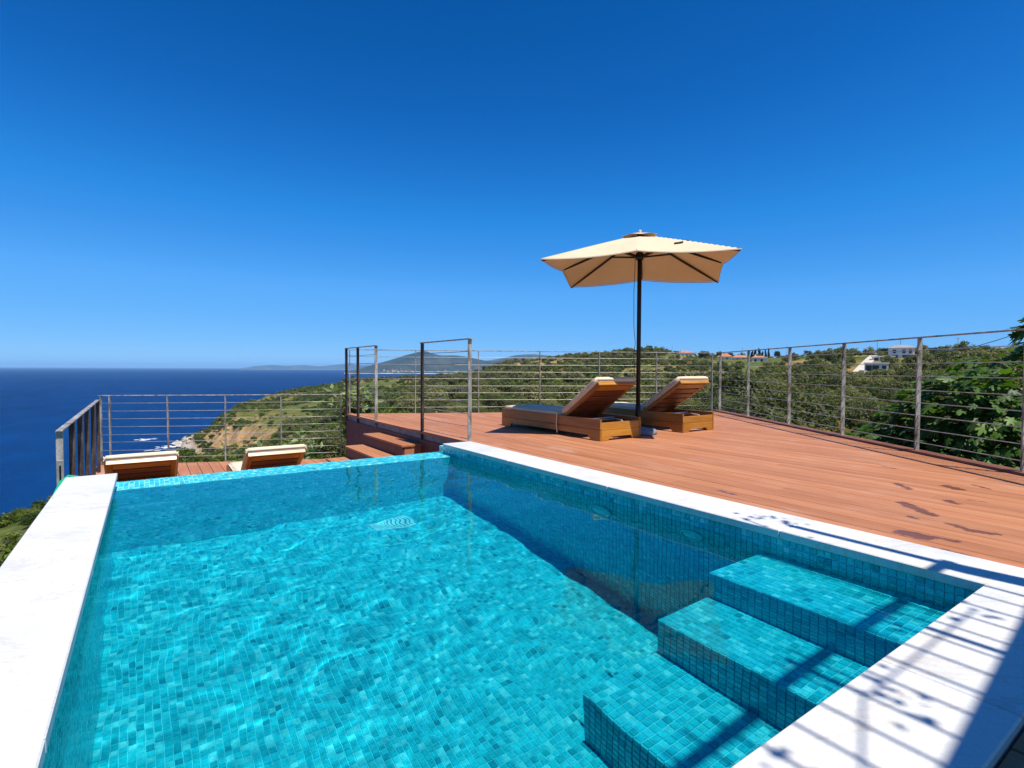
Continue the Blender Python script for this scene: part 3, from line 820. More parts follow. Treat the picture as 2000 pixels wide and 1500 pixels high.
water = obj('pool_water', mesh_np('pool_water', np.stack([WX, WY, wz + ZW], -1).reshape(-1, 3), wf, MAT['water'], True))
tag(water, 'clear rippled turquoise water filling the pool', kind='structure')
water.cycles.is_caustics_caster = True
for o in [pool] + list(pool.children_recursive): o.cycles.is_caustics_receiver = True

# ------------------------------------------------------------------ DECKS
A_FAR, B_FAR = (2.83, 9.06), (8.87, 6.09)           # far railing line of the upper deck
def line(p, q):                                        # left-hand outside: a*x+b*y<=c keeps the near side
    a, b = -(q[1] - p[1]), (q[0] - p[0]); return a, b, a * p[0] + b * p[1]
fa = line(A_FAR, B_FAR)
ra = (RGT.x, RGT.y, 3.86)
deck = MB()
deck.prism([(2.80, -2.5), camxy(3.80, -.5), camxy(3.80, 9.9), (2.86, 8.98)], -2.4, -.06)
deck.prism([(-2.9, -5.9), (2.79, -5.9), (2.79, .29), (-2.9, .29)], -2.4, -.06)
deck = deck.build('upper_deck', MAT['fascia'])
tag(deck, 'terracotta coloured plank deck beside the pool', kind='structure')
PW = .1465
rd = random.Random(3)
def plank_strip(x0, x1, y0, y1, parent, mat, clips, zt, L=(2.6, 4.2)):
    y = y0 + (0 if rd.random() < .5 else 0)
    cuts = [y0]; y = y0 + rd.uniform(.8, 3.6)
    while y < y1 - .5: cuts.append(y); y += rd.uniform(*L)
    cuts.append(y1)
    for a_, b_ in zip(cuts, cuts[1:]):
        p = [(x0 + .0031, a_ + .0015), (x1 - .0031, a_ + .0015), (x1 - .0031, b_ - .0015), (x0 + .0031, b_ - .0015)]
        for c in clips: p = clip(p, *c)
        if len(p) < 3: continue
        ar = abs(sum(p[i][0] * p[(i + 1) % len(p)][1] - p[(i + 1) % len(p)][0] * p[i][1] for i in range(len(p)))) / 2
        if ar < .004: continue
        m = MB(); m.prism(p, zt - .025, zt + rd.uniform(-.0008, .0008), .0022); m.build('plank', mat, parent)
x = 2.783
while x < 9.0:
    plank_strip(x, x + PW, .30 - .002 if False else -1.2, 9.3, deck, MAT['deck'], [fa, ra, (0, -1, 1.2)], 0.0)
    x += PW
x = 2.783 - PW
while x > -2.6:
    plank_strip(x, x + PW, -3.0, .298, deck, MAT['deck'], [], 0.0)
    x -= PW
# edge board under the right railing and steel channel + boarded face towards the stairs
p0, p1 = camxy(3.80, 1.0), camxy(3.80, 10.05); q0, q1 = camxy(3.93, 1.0), camxy(3.93, 10.05)
m = MB(); m.prism([p0, q0, q1, p1], -.02, .022, .003); m.build('edge_board', m_plain('dark_edge_board', (.17, .062, .036), .6, 0, .25, 9), deck)
m = MB(); m.box(2.815, 2.828, 4.96, 9.05, -.10, -.026); m.build('steel_edge', MAT['edge_steel'], deck)
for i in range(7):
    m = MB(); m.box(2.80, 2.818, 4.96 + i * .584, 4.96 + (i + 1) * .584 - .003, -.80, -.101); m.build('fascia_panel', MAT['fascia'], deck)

low = MB(); low.prism([(-.62, 4.97), (2.79, 4.97), (2.79, 9.0), (-.62, 10.48)], -2.6, -.80)
low = low.build('lower_deck', MAT['fascia'])
tag(low, 'lower terracotta plank terrace beyond the pool edge', kind='structure')
fl = line((-.66, 10.58), (2.9, 9.06))
x = -.66
while x < 2.79:
    plank_strip(x, min(x + PW, 2.795), 4.96, 10.7, low, MAT['deck2'], [fl], -.77, (3.0, 4.0)); x += PW

# wooden steps between the two decks
st = tag(empty('wooden_steps', (2.83, 6.72, -.77)), 'terracotta wooden steps leading down to the lower terrace', 'steps')
for i, z in enumerate((.615, .46, .305, .15)):
    xa, xb = -.01 - (i + 1) * .262, -.01 - i * .262
    for k in range(2):
        w = (xb - xa) / 2
        m = MB(); m.box(xa + k * w + (.0 if k else -.02), xa + (k + 1) * w - .004, -.70, .70, z - .025, z, .002); m.build('tread', MAT['deck2'], st)
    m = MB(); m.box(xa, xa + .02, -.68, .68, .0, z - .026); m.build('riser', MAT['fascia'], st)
    m = MB(); m.box(xa + .021, xb - .002, -.685, -.665, 0, z - .026); m.build('end_panel', MAT['deck2'], st)

# ------------------------------------------------------------------ RAILINGS
def railing(name, label, p0, p1, zb, zt, ts, nw, pw=.043, pt=.013, wr=.0040, foot=.0, rail=True, dark=()):
    p0, p1 = Vector((*p0, 0)), Vector((*p1, 0)); d = p1 - p0; L = d.length; ang = math.atan2(d.y, d.x)
    root = tag(empty(name, (p0.x, p0.y, zb), ang), label, 'railing', 'wire railings round the decks')
    H = zt - zb
    me = MB(); me.box(-pt / 2, pt / 2, -pw / 2, pw / 2, -foot, H - .0125, .0015); me = me.mesh('post', MAT['steel'])
    md = me.copy(); md.materials[0] = MAT['steel_dark']
    for k_, t in enumerate(ts):
        o = obj('post', md if k_ in dark else me, root, (t * L, 0, 0)); o.rotation_euler = (R(rd.uniform(-.35, .35)), R(rd.uniform(-.35, .35)), 0)
    if rail:
        m = MB(); m.box(min(ts) * L - .03, max(ts) * L + .03, -pw / 2, pw / 2, H - .012, H, .0015); m.build('top_rail', MAT['steel'], root)
    a_, b_ = min(ts) * L, max(ts) * L
    for i in range(nw):
        z = H * (1 - (i + 1) / (nw + 1.0)) + .004 * rd.uniform(-1, 1)
        pts = [(a_ + (b_ - a_) * k / 6, 0, z - .006 * math.sin(k / 6 * math.pi) * rd.uniform(.3, 1)) for k in range(7)]
        m = MB(); m.tube(pts, wr, 6); m.build('wire', MAT['wire'], root)
    return root
def frac(n): return [i / (n - 1) for i in range(n)]
railing('wire_railing', 'long steel wire railing along the far edge of the upper deck', (2.86, 9.03), (8.80, 6.10), -.02, 1.10, frac(7), 8)
rp = [3.98, 5.04, 6.18, 7.38, 8.66, 9.85]
railing('wire_railing', 'dark steel wire railing along the right edge beside the fig tree', camxy(3.865, 2.8), camxy(3.865, 10.0), -.02, 1.10,
        [0] + [(d - 2.8) / 7.2 for d in rp], 8)
railing('wire_railing', 'short rusty railing of three posts at the top of the steps', (2.805, 9.02), (2.805, 7.62), -.10, 1.12, [0, .42, 1], 8, dark=(0, 1))
railing('gate_panel', 'taller rusty railing panel of two posts between steps and pool corner', (2.805, 6.02), (2.805, 4.85), -.10, 1.10, [0, 1], 8, dark=(0,))['category'] = 'railing'
railing('wire_railing', 'steel wire railing at the far edge of the lower terrace facing the sea', (-.60, 10.54), (2.78, 9.08), -.79, .335, [0, .035, .26, .49, .725, .985], 8)
lf = railing('wire_railing', 'dark flat-bar railing on the left side of the lower terrace above the sea', (-.548, 5.25), (-.60, 10.54), -.79, .30, [0, .16, .32, .48, .66, .86], 0, pw=.044, dark=(1, 2, 3, 4, 5))
m = MB(); m.box(-.0125, -.0085, -.021, .021, .35, .86, .001); m.build('bracket_plate', MAT['wire'], lf)
m = MB(); m.box(-.016, -.0125, -.006, .006, .45, .60); m.box(-.016, -.0125, -.006, .006, .66, .82); m.build('slot', MAT['dark'], lf)

# ------------------------------------------------------------------ SUN LOUNGERS
def make_lounger():
    W, L, H = .64, 1.92, .235
    root = empty('sun_lounger')
    up = [(0, .125), (L, .125), (L, H), (0, H)]
    lo = [(0, 0), (.15, 0), (.20, .052), (L - .24, .052), (L - .19, 0), (L, 0), (L, .1225), (0, .1225)]
    for s in (-1, 1):
        for pr in (up, lo):
            m = MB(); m.side(pr, 'x', s * W / 2, s * (W / 2 - .026))
            bmesh.ops.bevel(m.bm, geom=m.bm.edges[:], offset=.0018, segments=1, affect='EDGES')
            m.build('side_board', MAT['iroko'], root)
    ew = W / 2 - .027
    up = [(-ew, .115), (ew, .115), (ew, .198), (-ew, .198)]
    lo = [(-ew, 0), (-ew + .10, 0), (-ew + .13, .04), (ew - .13, .04), (ew - .10, 0), (ew, 0), (ew, .1125), (-ew, .1125)]
    for y in (0.0, L - .026):
        for pr in (up, lo):
            m = MB(); m.side(pr, 'y', y + .002, y + .024)
            bmesh.ops.bevel(m.bm, geom=m.bm.edges[:], offset=.0018, segments=1, affect='EDGES')
            m.build('end_board', MAT['iroko_x'], root)
    # corner fingers
    for sx in (-1, 1):
        m = MB(); m.box(sx * (W / 2) - .026 * (sx > 0), sx * (W / 2) + .026 * (sx < 0), -.003, .001, .128, .195); m.build('corner_joint', MAT['iroko_x'], root)
    for i in range(9):
        y = .70 + i * .132
        m = MB(); m.box(-ew, ew, y, y + .10, .19, .212, .002); m.build('seat_slat', MAT['slat'], root)
    # inner ledges and cross rod
    for s in (-1, 1):
        m = MB(); m.box(s * (ew - .02) - .012, s * (ew - .02) + .012, .06, L - .06, .150, .178); m.build('ledge', MAT['iroko'], root)
    m = MB(); m.tube([(-ew, .33, .19), (ew, .33, .19)], .008, 8); m.build('cross_rod', MAT['white_metal'], root)
    # backrest in its own frame: y' along the back from the hinge
    a = R(34.5); hy, hz, BL = .665, .232, .70
    T = Matrix.Translation((0, hy, hz)) @ Matrix.Rotation(-a, 4, 'X') @ Matrix.Scale(-1, 4, (0, 1, 0))
    def bk(name, mat, *boxes, bev=.002):
        m = MB()
        for b in boxes: m.box(*b, bev)
        bmesh.ops.transform(m.bm, matrix=T, verts=m.bm.verts[:])
        bmesh.ops.recalc_face_normals(m.bm, faces=m.bm.faces[:])
        return m.build(name, mat, root)
    for s in (-1, 1):
        x0, x1 = sorted((s * (ew - .006), s * (ew - .052)))
        bk('back_stile', MAT['iroko'], (x0, x1, 0, BL, -.036, -.002))
    for i in range(6):
        y = .012 + i * .115
        bk('back_slat', MAT['slat'] if i < 5 else MAT['iroko_x'], (-ew + .054, ew - .054, y, y + .092, -.034, -.006))
    bk('top_rail', MAT['iroko_x'], (-ew + .004, ew - .004, BL + .0005, BL + .022, -.038, .0))
    m = MB(); m.tube([(ew - .10, .30, .205), (ew - .24, .03, .203)], .007, 6); m.tube([(-ew + .02, .31, .214), (ew - .10, .31, .214)], .008, 6); m.build('stay_rod', MAT['white_metal'], root)
    # cushions: soft boxes
    def cushion(name, x0, x1, y0, y1, z0, z1, mat4=None, seed=0):
        bm = bmesh.new(); bmesh.ops.create_cube(bm, size=1)
        for v in bm.verts: v.co = Vector((x0 + (v.co.x + .5) * (x1 - x0), y0 + (v.co.y + .5) * (y1 - y0), z0 + (v.co.z + .5) * (z1 - z0)))
        bmesh.ops.bevel(bm, geom=bm.edges[:], offset=.016, segments=3, affect='EDGES')
        bmesh.ops.subdivide_edges(bm, edges=[e for e in bm.edges if e.calc_length() > .15], cuts=9, use_grid_fill=True)
        cx, cy = (x0 + x1) / 2, (y0 + y1) / 2
        for v in bm.verts:
            fx = 1 - ((v.co.x - cx) / (x1 - x0) * 2) ** 2; fy = 1 - ((v.co.y - cy) / (y1 - y0) * 2) ** 4
            if v.co.z > (z0 + z1) / 2:
                v.co.z += .008 * max(0, fx) ** .5 * max(0, fy) ** .5 + .004 * math.sin(v.co.y * 23 + seed) * math.sin(v.co.x * 17)
            v.co.x += .003 * math.sin(v.co.y * 31 + seed)
        if mat4 is not None:
            bmesh.ops.transform(bm, matrix=mat4, verts=bm.verts[:]); bmesh.ops.recalc_face_normals(bm, faces=bm.faces[:])
        for f in bm.faces: f.smooth = True
        me = bpy.data.meshes.new(name); bm.to_mesh(me); bm.free(); me.materials.append(MAT['cream'])
        return obj(name, me, root)
    sc_ = cushion('seat_cushion', -ew - .012, ew + .012, hy + .04, L - .02, .214, .274, None, 1)
    bc_ = cushion('back_cushion', -ew - .012, ew + .012, .015, BL + .04, .001, .060, T, 2)
    for c_, zz, ya, yb in ((sc_, .274, hy + .05, L - .03),):
        m = MB()
        for s in (-1, 1): m.tube([(s * (ew + .014), ya + (yb - ya) * k / 8, zz - .012) for k in range(9)], .005, 6)
        m.build('piping', MAT['cream'], c_)
    m = MB()
    for s in (-1, 1):
        m.tube([T @ Vector((s * (ew + .012), .03 + (BL - .01) * k / 8, .050)) for k in range(9)], .005, 6)
        m.tube([T @ Vector((s * (ew + .012), .03 + (BL - .01) * k / 8, .012)) for k in range(9)], .005, 6)
    m.build('piping', MAT['cream'], bc_)
    # tie ribbon hanging down the left side
    m = MB()
    x = -W / 2 - .004
    pts = [(x + .03, hy + .07, .282), (x - .006, hy + .06, .262), (x - .008, hy + .055, .20), (x - .010, hy + .062, .13), (x - .008, hy + .052, .06), (x - .010, hy + .05, .025)]
    for (a0, b0) in zip(pts, pts[1:]):
        a0, b0 = Vector(a0), Vector(b0); w = Vector((.002, .011, 0)); t = Vector((.0015, 0, 0))
        vs = [m.bm.verts.new(p) for p in (a0 - w, a0 + w, b0 + w, b0 - w, a0 - w + t, a0 + w + t, b0 + w + t, b0 - w + t)]
        for q in ((0, 1, 2, 3), (7, 6, 5, 4), (0, 4, 5, 1), (3, 2, 6, 7), (0, 3, 7, 4), (1, 5, 6, 2)): m.bm.faces.new([vs[i] for i in q])
    m.build('tie_ribbon', MAT['cream'], root)
    return root
proto = make_lounger()
spots = [(4.34, 4.15, 0, 0, 'wooden sun lounger with hanging tie ribbon, left of the parasol pole'),
         (5.74, 4.16, 0, .6, 'wooden sun lounger with raised back, right of the parasol pole'),
         (-.045, 6.33, -.77, 0, 'wooden sun lounger on the lower terrace beside the sea-side railing'),
         (1.165, 6.12, -.77, -.8, 'wooden sun lounger on the lower terrace nearer the steps')]
for i, (x, y, z, a, lab) in enumerate(spots):
    o = proto if i == 0 else copy_tree(proto)
    o.location = (x, y, z); o.rotation_euler = (0, 0, R(a))
    tag(o, lab, 'sun lounger', 'wooden sun loungers with cream cushions')

# ------------------------------------------------------------------ PARASOL
um = tag(empty('parasol', (4.91, 4.42, 0), R(-50)), 'open square cream parasol on a black pole between two sun loungers', 'parasol')
m = MB(); m.lathe([(.225, 0), (.23, .03), (.215, .055), (.06, .08), (.045, .09)], 28); m.build('base', MAT['concrete'], um)
m = MB(); m.lathe([(.032, .085), (.034, .34), (.030, .345)], 14); m.build('base_tube', MAT['dark'], um)
m = MB(); m.lathe([(.0255, .12), (.0255, 2.40)], 14); m.build('pole', MAT['dark'], um)
HS, ZA, ZC, ZM = 1.0, 2.40, 1.965, 2.015
def canopy_z(u, v, hs=HS, za=ZA, zc=ZC):
    a, b = abs(u), abs(v); mx, mn = max(a, b), min(a, b)
    if mx < 1e-6: return za
    t = mn / mx                                    # 0 = mid rib, 1 = corner rib
    edge = ZM + (zc - ZM) * t
    dip = 4 * t * (1 - t) * .022 * mx
    return za + (edge - za) * mx ** 1.04 - dip
def canopy_mesh(hs, n, thick, f, inner=0.0):
    bm = bmesh.new(); g = {}
    for i in range(n + 1):
        for j in range(n + 1):
            u, v = i / n * 2 - 1, j / n * 2 - 1
            mx = max(abs(u), abs(v)); t = min(abs(u), abs(v)) / mx if mx else 0
            pull = 1 - .06 * (1 - t ** 2) * mx ** 3
            z = f(u, v); g[i, j] = bm.verts.new((u * hs * pull, v * hs * pull, z))
    for i in range(n):
        for j in range(n):
            u, v = (i + .5) / n * 2 - 1, (j + .5) / n * 2 - 1
            if max(abs(u), abs(v)) < inner: continue
            bm.faces.new((g[i, j], g[i + 1, j], g[i + 1, j + 1], g[i, j + 1]))
    if inner: bmesh.ops.delete(bm, geom=[v for v in bm.verts if not v.link_faces], context='VERTS')
    bmesh.ops.recalc_face_normals(bm, faces=bm.faces[:])
    for q in bm.faces: q.smooth = True
    me = bpy.data.meshes.new('canopy'); bm.to_mesh(me); bm.free(); me.materials.append(MAT['canopy'])
    return me
can = obj('canopy', canopy_mesh(HS, 40, 0, canopy_z, .15), um)
# hem: a narrow folded border along the edge
m = MB()
for k in range(4):
    ang = k * math.pi / 2; ca, sa = round(math.cos(ang)), round(math.sin(ang)); pts = []
    for i in range(41):
        u, v = 1.0, i / 20 - 1
        pull = 1 - .06 * (1 - abs(v) ** 2)
        x, y = u * HS * pull, v * HS * pull
        pts.append((x * ca - y * sa, x * sa + y * ca, canopy_z(u, v) - .009))
    m.tube(pts, .006, 5)
m.build('hem', MAT['canopy'], can)
vent = obj('vent_cap', canopy_mesh(.20, 14, 0, lambda u, v: 2.425 - .055 * max(abs(u), abs(v)) ** 1.2 + .006 * math.sin(6 * math.atan2(v, u) + 1) * max(abs(u), abs(v)) - .02 * (min(abs(u), abs(v)) / max(1e-6, max(abs(u), abs(v)))) ** 2), um)
m = MB(); m.lathe([(.018, 2.40), (.02, 2.445), (.012, 2.455)], 12); m.build('finial', MAT['canopy'], um)
m = MB(); m.lathe([(.045, 2.10), (.05, 2.14), (.045, 2.18)], 14); m.build('runner_hub', MAT['dark'], um)
m = MB(); m.lathe([(.05, 2.345), (.05, 2.385)], 14); m.build('top_hub', MAT['dark'], um)
for k in range(8):
    ang = k * math.pi / 4
    if k % 2 == 0: e = Vector((math.cos(ang), math.sin(ang), 0)) * .925
    else: e = Vector((math.copysign(1, math.cos(ang)), math.copysign(1, math.sin(ang)), 0)) * .985
    zt = lambda t: canopy_z(e.x * t, e.y * t) - .012 - .016 * min(1, t * 2)
    m = MB(); m.tube([Vector((e.x * t, e.y * t, zt(t))) for t in (.06, .15, .25, .37, .5, .62, .75, .87, 1.0)], [.014] * 7 + [.012, .008], 6); rib = m.build('rib', MAT['dark'], um)
    m = MB(); m.tube([Vector((e.x * .045, e.y * .045, 2.14)), Vector((e.x * .36, e.y * .36, zt(.36) - .008))], .012, 6); m.build('strut', MAT['dark'], rib)
m = MB(); m.tube([(-.05, -.03, 2.12), (-.062, -.035, 1.7), (-.058, -.03, 1.3), (-.04, -.02, 1.1), (-.055, -.03, .95), (-.045, -.022, .7)], .0035, 5); m.build('cord', MAT['dark'], um)
for (u0, v0, u1, v1) in ((.50, -.46, .57, -.50), (.38, -.66, .47, -.63)):
    m = MB(); m.tube([(u0, v0, canopy_z(u0, v0) + .006), (u1, v1, canopy_z(u1, v1) + .012)], .010, 6); m.build('strap', MAT['dark'], can)

# ------------------------------------------------------------------ PERGOLA behind the viewer (casts the stripes on the near coping)
pg = tag(empty('pergola', (1.2, -1.8, 0)), 'slatted wooden pergola behind the pool whose striped shadow falls on the near coping', 'pergola')
def pbox(name, mat, x0, x1, y0, y1, z0, z1): 
    m = MB(); m.box(x0 - 1.2, x1 - 1.2, y0 + 1.8, y1 + 1.8, z0, z1, .003); return m.build(name, mat, pg)
m = MB(); m.prism([(-3.8, -1.8), (1.57, -1.8), (1.57, 1.085), (-3.8, .615)], 2.43, 2.47); m.build('reed_roof', MAT['reed'], pg)
x = -2.5
while x < 2.69:
    pbox('slat', MAT['pergola'], x, x + .011, -3.55, -.345 + rd.uniform(-.008, .012), 2.395, 2.425); x += .118
for x in (-1.6, .55, 2.02): pbox('rafter', MAT['pergola'], x, x + .026, -3.5, -.345, 2.33, 2.393)
pbox('side_beam', MAT['pergola'], 2.70, 2.745, -3.5, .20, 2.33, 2.393)
pbox('front_beam', MAT['pergola'], -2.5, 2.77, -.40, -.36, 2.298, 2.328)
pbox('rear_beam', MAT['pergola'], -2.5, 2.77, -3.3, -3.2, 2.25, 2.328)
for x in (-2.4, 2.70):
    for y in (-3.25, -.42): pbox('pergola_post', MAT['pergola'], x - .05, x + .05, y - .05 + .04, y + .05 + .04, 0, 2.249)

# ------------------------------------------------------------------ FOLIAGE
def leaf_cloud(n, rad, clumps, size, seed, asp=1.7, flat=.15, shell=.55, up=.3):
    """scattered leaf faces in clumps inside an ellipsoid (unit: metres)"""
    g = np.random.default_rng(seed)
    cc = g.normal(size=(clumps, 3)); cc /= np.linalg.norm(cc, axis=1)[:, None]
    cc *= (shell + (1 - shell) * g.random((clumps, 1)) ** .5) * .72
    cc[:, 2] = np.where(cc[:, 2] < -.45, -cc[:, 2] * .5, cc[:, 2])
    cr = g.uniform(.26, .46, clumps)
    k = g.integers(0, clumps, n)
    d = g.normal(size=(n, 3)); d /= np.linalg.norm(d, axis=1)[:, None]
    P = cc[k] + d * (cr[k] * (.55 + .5 * g.random(n)))[:, None]
    nrm = d + g.normal(size=(n, 3)) * .55; nrm[:, 2] += up; nrm /= np.linalg.norm(nrm, axis=1)[:, None]
    t = np.cross(nrm, g.normal(size=(n, 3))); t /= np.linalg.norm(t, axis=1)[:, None]; b = np.cross(nrm, t)
    s = size * g.uniform(.6, 1.4, n)
    P = P * np.array(rad)
    q = np.stack([P - t * (s * asp)[:, None] / 2, P - b * s[:, None] / 2 + nrm * (s * flat)[:, None] * .3, P + t * (s * asp)[:, None] / 2, P + b * s[:, None] / 2 + nrm * (s * flat)[:, None] * .3], 1)
    return q.reshape(-1, 3), np.arange(4 * n).reshape(n, 4)

def trunk_mesh(h, r, seed, limbs=4):
    rg = random.Random(seed); m = MB()
    p = [(0, 0, -.3)]; x = y = 0
    for i in range(1, 5): x += rg.uniform(-.12, .12) * h * .4; y += rg.uniform(-.12, .12) * h * .4; p.append((x, y, h * i / 4))
    m.tube(p, [r * 1.25, r, r * .85, r * .7, r * .5], 7)
    for i in range(limbs):
        a = i * 6.28 / limbs + rg.random(); q = Vector(p[2 + i % 2])
        e = q + Vector((math.cos(a) * h * .55, math.sin(a) * h * .55, h * .55))
        m.tube([q, (q + e) / 2 + Vector((0, 0, .08 * h)), e], [r * .5, r * .35, r * .15], 5)
    return m.mesh('trunk', MAT['bark'])

PROTO = {}
for kind, mat, rad, zc in (('olive', 'olive', (1, 1, .82), .95), ('maquis', 'maquis', (1, 1, .70), .45), ('pine', 'pine', (1, 1, .9), 1.0), ('cypress', 'pine', (.28, .28, 1.4), 1.3)):
    PROTO[kind] = []
    for i in range(4 if kind in ('olive', 'maquis') else 1):
        v, f = leaf_cloud(520, rad, 15, .145, 100 + i * 7 + len(kind), asp=1.6); v[:, 2] += zc
        PROTO[kind].append(mesh_np(kind + '_crown', v, f, MAT[mat]))
    v, f = leaf_cloud(9000, rad, 46, .034, 500 + len(kind), asp=2.6); v[:, 2] += zc
    PROTO[kind + '_near'] = mesh_np(kind + '_near_crown', v, f, MAT[mat])
    v, f = leaf_cloud(2600, rad, 26, .068, 900 + len(kind), asp=2.2); v[:, 2] += zc
    PROTO[kind + '_fine'] = mesh_np(kind + '_fine_crown', v, f, MAT[mat])
TRUNK = trunk_mesh(.9, .085, 3)

# where plants grow
def bearing_pt(b, r): return r * math.sin(R(b)), r * math.cos(R(b))
def in_house_zone(x, y):
    lat = x * RGT.x + y * RGT.y; d = x * FWD.x + y * FWD.y
    return ((x > -1.3) & (y > -6) & (y < 11.3) & (lat < 5.0) & (fa[0] * x + fa[1] * y < fa[2] + 2.5)) | (np.hypot(x, y) < 9) | ((lat > 3.5) & (lat < 9) & (d > 1) & (d < 8.2))
g = np.random.default_rng(77)
P = []
def sow(n, r0, r1, b0, b1, s0, s1, dens):
    r = np.sqrt(g.uniform(r0 ** 2, r1 ** 2, n)); b = g.uniform(b0, b1, n)
    x, y = r * np.sin(np.radians(b)), r * np.cos(np.radians(b))
    soil = fbm(x / 45, y / 45, 61, 4)
    keep = (~in_house_zone(x, y)) & (g.random(n) < dens * np.clip(1.2 - np.clip(soil + .085, 0, 1) * 6.5, .04, 1))
    x, y, r, b = x[keep], y[keep], r[keep], b[keep]
    z = height(x, y); sz = g.uniform(s0, s1, len(x)) * (1 + .35 * g.random(len(x)) ** 3)
    ok = z > SEA_Z + 6
    # bare cliff
    hz = np.maximum(height(x * 1.012, y * 1.012), height(x * 1.03, y * 1.03)); steep = np.abs(hz - z) / (.02 * r)
    ok &= ~((steep > .2) & (z < -30) & (r > 350) & (b > 2) & (b < 10.5))
    head = (b < 17) & (r > 330)
    sz = np.where(head, sz * .72, sz)
    sz = np.where((b < 14) & (r < 330), sz * np.where(r < 60, .42, .6), sz)
    kind = np.where(g.random(len(x)) < np.where(b < 24, .12, .58) + .25 * fbm(x / 120, y / 120, 5), 0, 1)
    P.append(np.stack([x, y, z, sz, kind, r, b], 1)[ok])
sow(1500, 11, 60, -22, 82, .45, 1.1, .9)
sow(2600, 55, 170, -18, 84, .8, 1.9, .85)
sow(6500, 160, 420, -2, 84, 1.2, 2.6, .85)
sow(9500, 400, 760, 0, 84, 1.4, 3.0, .85)
sow(2200, 740, 1000, 15, 84, 1.6, 3.2, .7)
sow(6500, 300, 740, 2, 18, 1.6, 3.4, .95)
P = np.concatenate(P)
# keep the sight lines towards the low left slope and the house plots clear
HOUSES = []   # (x, y, radius) filled below
def hp(px, r): return bearing_pt(34.6 + math.degrees(math.atan((px - 1000) / 1035.)), r)
plots = [(1336, 500, 12), (1414, 452, 9), (1445, 440, 9), (1481, 420, 12), (1480, 384, 10), (1759, 312, 10), (1724, 298, 9), (1711, 237, 9), (1690, 268, 7), (1681, 246, 6), (1697, 296, 6), (1704, 320, 6), (1674, 228, 5)]
for px, r, rad in plots:
    hx, hy_ = hp(px, r); rh = math.hypot(hx, hy_)
    dd = np.hypot(P[:, 0] - hx, P[:, 1] - hy_)
    bq = np.abs((P[:, 0] * hy_ - P[:, 1] * hx) / rh)
    infront = (P[:, 5] < rh) & (P[:, 5] > rh - 40) & (bq < rad * .9)
    P = P[~((dd < rad) | infront)]
# what can be seen: march the sight lines over the heights
px_ = P[:, 0] * RGT.x + P[:, 1] * RGT.y; dd = P[:, 0] * FWD.x + P[:, 1] * FWD.y
t = px_ / np.maximum(dd, .1); top = P[:, 2] + P[:, 3] * 1.5
elev = (top - .78) / np.maximum(dd, .1)
infr = (dd > 2) & (t > -.97) & (t < .97)
blocked = np.zeros(len(P), bool)
for k in np.linspace(.04, .96, 40):
    blocked |= height(P[:, 0] * k, P[:, 1] * k) > .78 + (top - .78) * k + .3
deck_hide = np.where(t > -.32, elev < -.088, np.where(t > -.62, elev < -.172, elev < -.30))
vis = infr & ~blocked & ~deck_hide
score = np.where(vis, P[:, 3] / P[:, 5], 0)
order = np.argsort(-score)
SHR = [i for i in order if P[i, 4] == 1 and score[i] > 0][:230]
OLV = [i for i in order if P[i, 4] == 0 and score[i] > 0][:260]
single = np.zeros(len(P), bool); single[SHR] = True; single[OLV] = True
lab_s = 'rounded evergreen shrub '
lab_o = 'grey-green olive tree '
def zone(r, b):
    near = r < 90
    if b < 2: return 'on the steep slope below the left coping'
    if b < 17: return 'close below the lower terrace railing' if near else 'on the slopes around the orange sea cliff'
    if b < 34: return 'close behind the steps and gate panel' if near else 'on the saddle below the far headland'
    if b < 53: return 'close behind the two upper sun loungers' if near else 'on the hillside behind the parasol'
    if b < 62: return 'close behind the far corner of the right railing' if near else 'on the slope below the terracotta roofed cottages'
    return 'close beyond the right railing' if near else 'on the slope around the white villa'
for i in np.nonzero(single)[0]:
    x, y, z, s, kd, r, b = P[i]
    fine = r < 130
    rz = g.uniform(0, 6.28)
    if kd == 1:
        me = PROTO['maquis_near'] if r < 55 else PROTO['maquis_fine'] if fine else PROTO['maquis'][int(g.integers(0, 4))]
        o = obj('shrub', me, None, (x, y, z), rz); o.scale = (s * g.uniform(.9, 1.25), s, s * g.uniform(.8, 1.15))
        tag(o, lab_s + zone(r, b), 'shrub', 'evergreen shrubs of the hillside')
    else:
        root = empty('olive_tree', (x, y, z), rz); root.scale = (s * g.uniform(.9, 1.2), s, s * g.uniform(.85, 1.15))
        tag(root, lab_o + zone(r, b), 'olive tree', 'olive trees of the hillside')
        obj('crown', PROTO['olive_near'] if r < 55 else PROTO['olive_fine'] if fine else PROTO['olive'][int(g.integers(0, 4))], root)
        if fine or r < 260: obj('trunk', TRUNK, root)

# the rest of the scrub: one object of instanced bushes
rest = P[~single]
tmpl = bpy.data.collections.new('scrub_templates')
for kd in ('olive', 'maquis'):
    for i, me in enumerate(PROTO[kd]):
        tmpl.objects.link(bpy.data.objects.new('%s_%s' % ('ab'[kd == 'maquis'], 'abcd'[i]), me))
tm = bpy.data.meshes.new('scrub'); tm.from_pydata([tuple(p) for p in rest[:, :3]], [], [])
scr = obj('scrub', tm); tag(scr, 'dense olive and maquis scrub covering the hillside', 'scrub', kind='stuff')
n_ = len(rest)
at = tm.attributes.new('rot', 'FLOAT_VECTOR', 'POINT'); rot = np.zeros((n_, 3)); rot[:, 2] = g.uniform(0, 6.28, n_); rot[:, :2] = g.normal(0, .06, (n_, 2)); at.data.foreach_set('vector', rot.astype(np.float32).ravel())
at = tm.attributes.new('scl', 'FLOAT_VECTOR', 'POINT'); sc = np.repeat(rest[:, 3:4], 3, 1) * g.uniform(.85, 1.2, (n_, 3)); at.data.foreach_set('vector', sc.astype(np.float32).ravel())
